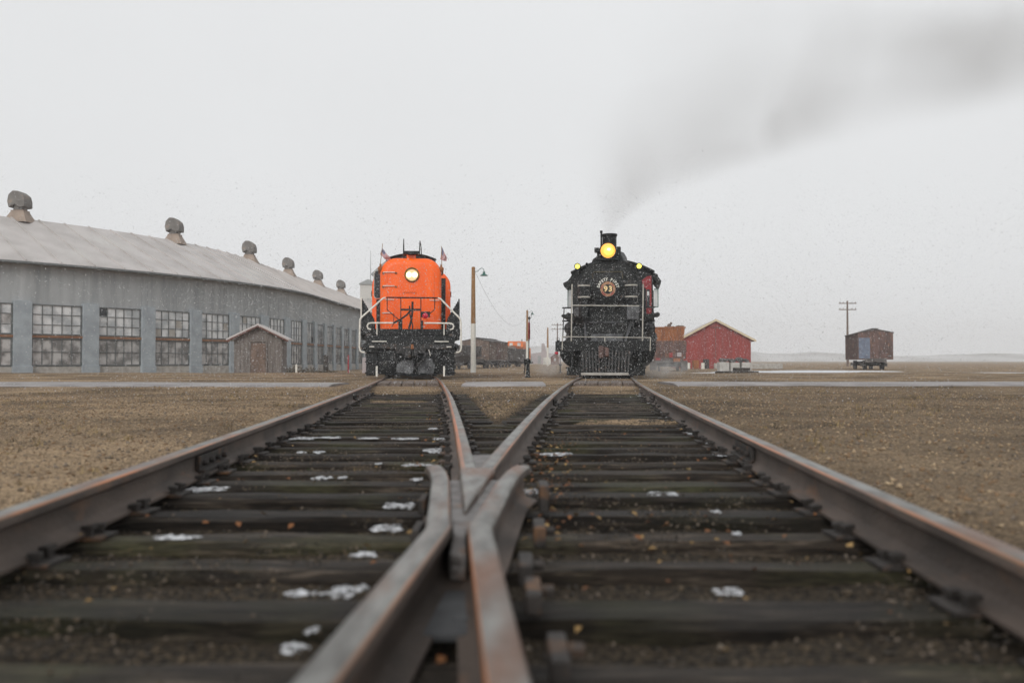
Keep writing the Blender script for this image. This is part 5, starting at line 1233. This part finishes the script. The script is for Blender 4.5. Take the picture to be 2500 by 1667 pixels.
# ------------------------------------------------------------------ red barn and the things before it
bn = empty('red_barn', (20.4, 95, GZ), R(-6), label='red gabled barn with cream roof edges at the right', cat='barn')
ez, az, hw = 2.95, 4.80, 3.45
mb = MB(); mb.prism([(-hw, 0), (hw, 0), (hw, ez), (0, az), (-hw, ez)], 0, 16)
for k in range(24):
    x = -hw + 2 * hw * (k + .5) / 24; zt = ez + (az - ez) * (1 - abs(x) / hw); mb.box(x - .02, x + .02, -.025, .0, .02, zt - .06)
mb.build('wall', M['barnred'], bn, smooth=False)
mb = MB(); sl = (az - ez) / hw; ov = .45
mb.prism([(-hw - ov, ez - sl * ov + .02), (0, az + .02), (hw + ov, ez - sl * ov + .02), (hw + ov, ez - sl * ov + .12), (0, az + .13), (-hw - ov, ez - sl * ov + .12)], -.35, 16.3); mb.build('roof', M['roofmetal'], bn, smooth=False)
mb = MB(); mb.prism([(-hw - ov - .02, ez - sl * ov - .05), (0, az - .05), (hw + ov + .02, ez - sl * ov - .05), (hw + ov + .02, ez - sl * ov + .17), (0, az + .18), (-hw - ov - .02, ez - sl * ov + .17)], -.41, -.355); mb.build('rake_trim', M['trim'], bn, smooth=False)
mb = MB(); mb.box(-.45, .45, -.06, .02, az - .72, az - .62); mb.box(-.03, .03, -.05, .02, 1.0, az - .75); mb.build('gable_vent', M['shedbrown'], bn, smooth=False)
mb = MB(); mb.box(-.2, hw + 3, -.55, -.05, 0, .55); mb.build('pale_foundation', M['concrete'], bn, bevel=.02)
mb = MB(); mb.box(-1.25, -.65, -.06, .02, 0, .95); mb.build('door', M['iron'], bn, bevel=.01)
for x, lab in ((17.2, 'white drum at the left corner of the red barn'), (18.6, 'white drum beside the barn door, right of the other drum')):
    mb = MB(); mb.lathe((0, 0, 0), (0, 0, 1), [(0, 0), (.18, 0), (.185, .02), (.175, .2), (.185, .4), (.175, .55), (.18, .6), (0, .6)], 16); o = mb.build('drum', M['letter']); o.location = (x, 92.5, GZ); tag(o, lab, 'drum', 'white drums before the barn')
cr_ = empty('rusty_crate', (17.9, 92.6, GZ), R(10), label='rusty orange crate standing between the two white drums by the barn', cat='crate')
mb = MB(); mb.box(-.26, .26, -.25, .25, 0, .85)
for z in (.05, .4, .75): mb.box(-.28, .28, -.27, -.25, z, z + .08)
mb.build('box', M['rust'], cr_, bevel=.01)
ts = empty('timber_stack', (13.1, 55, -.15), R(4), label='low stack of dark timbers lying on the snow at the right', cat='timber stack')
mb = MB()
for j, (n_, w_) in enumerate(((7, 1.9), (3, .9))):
    for k in range(n_): mb.box(-w_ / 2 - .2 + .3 * j, w_ / 2 + .1 * (k % 2), -.75 + k * .22, -.55 + k * .22, .02 + j * .2, .20 + j * .2)
mb.build('timbers', M['timber'], ts, bevel=.01)
wt = empty('pale_bins', (14.3, 62, -.15), R(5), label='pale grey bins topped with a dark bundle, right of the timber stack', cat='bins')
mb = MB(); mb.box(-.75, -.1, 0, .6, 0, .72); mb.box(0, .62, .05, .6, 0, .68); mb.box(.75, 1.4, 0, .6, 0, .7); mb.build('bin', M['concrete'], wt, bevel=.03)
mb = MB()
for i in range(16): mb.ball((random.uniform(-.7, 1.3), random.uniform(.1, .5), .78 + random.uniform(-.04, .14)), random.uniform(.12, .22), 8, sz=(1.2, 1, .7))
mb.build('dark_bundle', M['carblack'], wt)
freight('boxcar', 33, 88, R(-14), 11, 2.8, 3.5, 'mauve', 'faded brown boxcar standing alone at the far right beyond the barn')

# ------------------------------------------------------------------ far away
fb = empty('distant_warehouse', (7.2, 236, GZ), label='long pale low warehouse fading into the haze between the locomotives', cat='building')
mb = MB(); mb.prism([(-4.2, 0), (5, 0), (5, 2.3), (0, 2.9), (-4.2, 2.3)], 0, 14); mb.build('wall', M['distant'], fb, smooth=False)
mb = MB(); mb.box(-3.6, -2.2, -.06, .02, 0, 2.0); mb.box(-.8, .6, -.06, .02, 0, 2.0); mb.build('door', M['elevroof'], fb, smooth=False)
ct = empty('conveyor_tower', (7.6, 225, GZ), label='narrow slanted tower rising above the far warehouse', cat='tower')
mb = MB(); mb.prism([(-.8, 0), (1.3, 0), (.7, 2.4), (.1, 4.9), (-.55, 4.9), (-.6, 2.4)], 0, 1.5); mb.build('tower', M['distant'], ct, smooth=False)
sh = empty('small_shed', (9.05, 200, GZ), R(12), label='tiny brown gabled shed with a white side, left of the steam locomotive', cat='shed')
mb = MB(); mb.prism([(-.85, 0), (.85, 0), (.85, 1.55), (0, 2.2), (-.85, 1.55)], 0, 2.5); mb.build('wall', M['shedbrown'], sh, smooth=False)
mb = MB(); mb.prism([(-1.15, 1.40), (0, 2.26), (1.15, 1.40), (1.15, 1.5), (0, 2.38), (-1.15, 1.5)], -.2, 2.7); mb.build('roof', M['distant'], sh, smooth=False)
mb = MB(); mb.box(-1.95, -.87, .1, 2.3, 0, 1.5); mb.build('white_side', M['letter'], sh, bevel=.02)
mb = MB(); mb.box(-.2, .2, -.04, .02, .7, 1.3); mb.build('window', M['pane'], sh)
bl = empty('long_shed', (-5, 262, GZ), label='low pale shed roof showing faintly beyond the boxcar', cat='building')
mb = MB(); mb.prism([(-4, 0), (10, 0), (10, 3.2), (3, 4.6), (-4, 3.2)], 0, 10); mb.build('wall', M['distant'], bl, smooth=False)

# ------------------------------------------------------------------ smoke, steam, falling snow, haze
def smoke_mat(name, col, dens, scale, lo, hi, radial):
    m = bpy.data.materials.new(name); m.use_nodes = True; n = m.node_tree.nodes; l = m.node_tree.links; n.clear()
    out = n.new('ShaderNodeOutputMaterial'); pv = n.new('ShaderNodeVolumePrincipled'); l.new(pv.outputs[0], out.inputs['Volume'])
    pv.inputs['Color'].default_value = (*col, 1); pv.inputs['Anisotropy'].default_value = .1
    t = n.new('ShaderNodeTexCoord'); nn = n.new('ShaderNodeTexNoise'); nn.inputs['Scale'].default_value = scale; nn.inputs['Detail'].default_value = 4; nn.inputs['Distortion'].default_value = .6
    l.new(t.outputs['Object'], nn.inputs['Vector'])
    r_ = n.new('ShaderNodeMapRange'); r_.inputs[1].default_value = lo; r_.inputs[2].default_value = hi; l.new(nn.outputs['Fac'], r_.inputs[0])
    def mth(op, a, b=None, c=None):
        q = n.new('ShaderNodeMath'); q.operation = op
        for i, v in enumerate((a, b, c)):
            if v is None: continue
            if isinstance(v, (int, float)): q.inputs[i].default_value = v
            else: l.new(v, q.inputs[i])
        return q.outputs[0]
    sp = n.new('ShaderNodeSeparateXYZ'); l.new(t.outputs['Object'], sp.inputs[0]); x, y, z = sp.outputs
    d = radial(mth, x, y, z)                     # 0 on the axis, 1 at the edge
    fall = n.new('ShaderNodeMapRange'); fall.interpolation_type = 'SMOOTHSTEP'; fall.inputs[1].default_value = 1.0; fall.inputs[2].default_value = .0
    l.new(d[0], fall.inputs[0])
    v = mth('MULTIPLY', mth('MULTIPLY', fall.outputs[0], r_.outputs[0]), dens)
    if d[1] is not None: v = mth('MULTIPLY', v, d[1])
    l.new(v, pv.inputs['Density'])
    return m
XC = lambda z: .38 * max(z, 0) ** 1.9
RXR = lambda z: .22 + .95 * max(z, 0) ** 1.45
RYR = lambda z: .22 + .55 * max(z, 0)
def rad_smoke(mth, x, y, z):
    zc = mth('MAXIMUM', z, 0.001)
    xc = mth('MULTIPLY', mth('POWER', zc, 1.9), .38); rx = mth('ADD', mth('MULTIPLY', mth('POWER', zc, 1.45), .95), .22); ry = mth('ADD', mth('MULTIPLY', zc, .55), .22)
    a = mth('DIVIDE', mth('SUBTRACT', x, xc), rx); b = mth('DIVIDE', y, ry)
    d = mth('SQRT', mth('ADD', mth('MULTIPLY', a, a), mth('MULTIPLY', b, b)))
    k = mth('DIVIDE', 1.0, mth('ADD', .6, mth('MULTIPLY', zc, .36)))   # thins as it spreads
    return d, k
mb = MB(); rg = []
for i in range(26):
    z = 7.6 * (i / 25) ** 1.3; rg.append([(XC(z) + RXR(z) * math.cos(2 * PI * k / 24), RYR(z) * math.sin(2 * PI * k / 24), z) for k in range(24)])
mb.rings(rg)
o = mb.build('smoke_plume', smoke_mat('grey_smoke', (.62, .61, .60), .75, .28, .26, .72, rad_smoke))
o.location = ls.matrix_basis @ Vector((.04, 3.0, 4.80)); o['kind'] = 'stuff'; tag(o, 'pale grey smoke drifting right from the steam locomotive chimney')
def rad_puff(mth, x, y, z):
    a = mth('DIVIDE', x, .95); b = mth('DIVIDE', y, .7); c = mth('DIVIDE', z, .42)
    return mth('SQRT', mth('ADD', mth('ADD', mth('MULTIPLY', a, a), mth('MULTIPLY', b, b)), mth('MULTIPLY', c, c))), None
PM = smoke_mat('white_steam', (.95, .95, .95), 2.6, 2.2, .40, .65, rad_puff)
for lx, ly, sc_, lab in ((1.75, 1.2, 1.0, 'white steam leaking low at the right cylinder of the steam locomotive'), (-1.75, 1.6, .85, 'faint white steam low at the left cylinder of the steam locomotive')):
    mb = MB(); mb.ball((0, 0, 0), 1, 16, sz=(.95, .7, .42)); o = mb.build('steam_puff', PM); p = ls.matrix_basis @ Vector((lx, ly, .42)); o.location = p; o.scale = (sc_, sc_, sc_); o['kind'] = 'stuff'; tag(o, lab)

sm = bpy.data.materials.new('snowflake'); sm.use_nodes = True; n = sm.node_tree.nodes; l = sm.node_tree.links; n.clear()
out = n.new('ShaderNodeOutputMaterial'); mxs = n.new('ShaderNodeMixShader'); mxs.inputs[0].default_value = .55
df = n.new('ShaderNodeBsdfDiffuse'); tr = n.new('ShaderNodeBsdfTranslucent'); df.inputs[0].default_value = (.95, .96, .97, 1); tr.inputs[0].default_value = (.95, .96, .97, 1)
l.new(df.outputs[0], mxs.inputs[1]); l.new(tr.outputs[0], mxs.inputs[2])
tp = n.new('ShaderNodeBsdfTransparent'); mx2 = n.new('ShaderNodeMixShader'); mx2.inputs[0].default_value = .5
l.new(mxs.outputs[0], mx2.inputs[1]); l.new(tp.outputs[0], mx2.inputs[2]); l.new(mx2.outputs[0], out.inputs[0])
N = 2500; N2 = 46000
c = np.concatenate([np.stack([rng.uniform(-16, 16, N), 8 + 32 * rng.random(N), rng.uniform(.12, 9, N)], -1), np.stack([rng.uniform(-8, 8, N2), 10 + 18 * rng.random(N2), rng.uniform(.15, 2.9, N2)], -1)])
N += N2
s = .0027 + .0038 * rng.random(N) ** 2.2
s[:2500] *= .7
tet = np.array([(1, 1, 1), (1, -1, -1), (-1, 1, -1), (-1, -1, 1)]) * .85
V = c[:, None] + (tet[None] + .35 * rng.standard_normal((N, 4, 3))) * s[:, None, None]
F = np.array([(0, 1, 2), (0, 3, 1), (0, 2, 3), (1, 3, 2)])[None] + (np.arange(N) * 4)[:, None, None]
o = soup('falling_snow', V.reshape(-1, 3), F.reshape(-1, 3), sm, 'stuff', False); tag(o, 'small white snowflakes falling through the whole yard')

hz = bpy.data.materials.new('haze'); hz.use_nodes = True; n = hz.node_tree.nodes; l = hz.node_tree.links; n.clear()
out = n.new('ShaderNodeOutputMaterial'); pv = n.new('ShaderNodeVolumePrincipled'); l.new(pv.outputs[0], out.inputs['Volume'])
pv.inputs['Density'].default_value = .0009; pv.inputs['Color'].default_value = (.95, .96, .98, 1); pv.inputs['Anisotropy'].default_value = 0.1
mb = MB(); mb.box(-950, 950, -30, 950, -1.4, 27.5); o = mb.build('haze', hz, smooth=False); o['kind'] = 'stuff'; tag(o, 'pale snowy haze filling the yard')
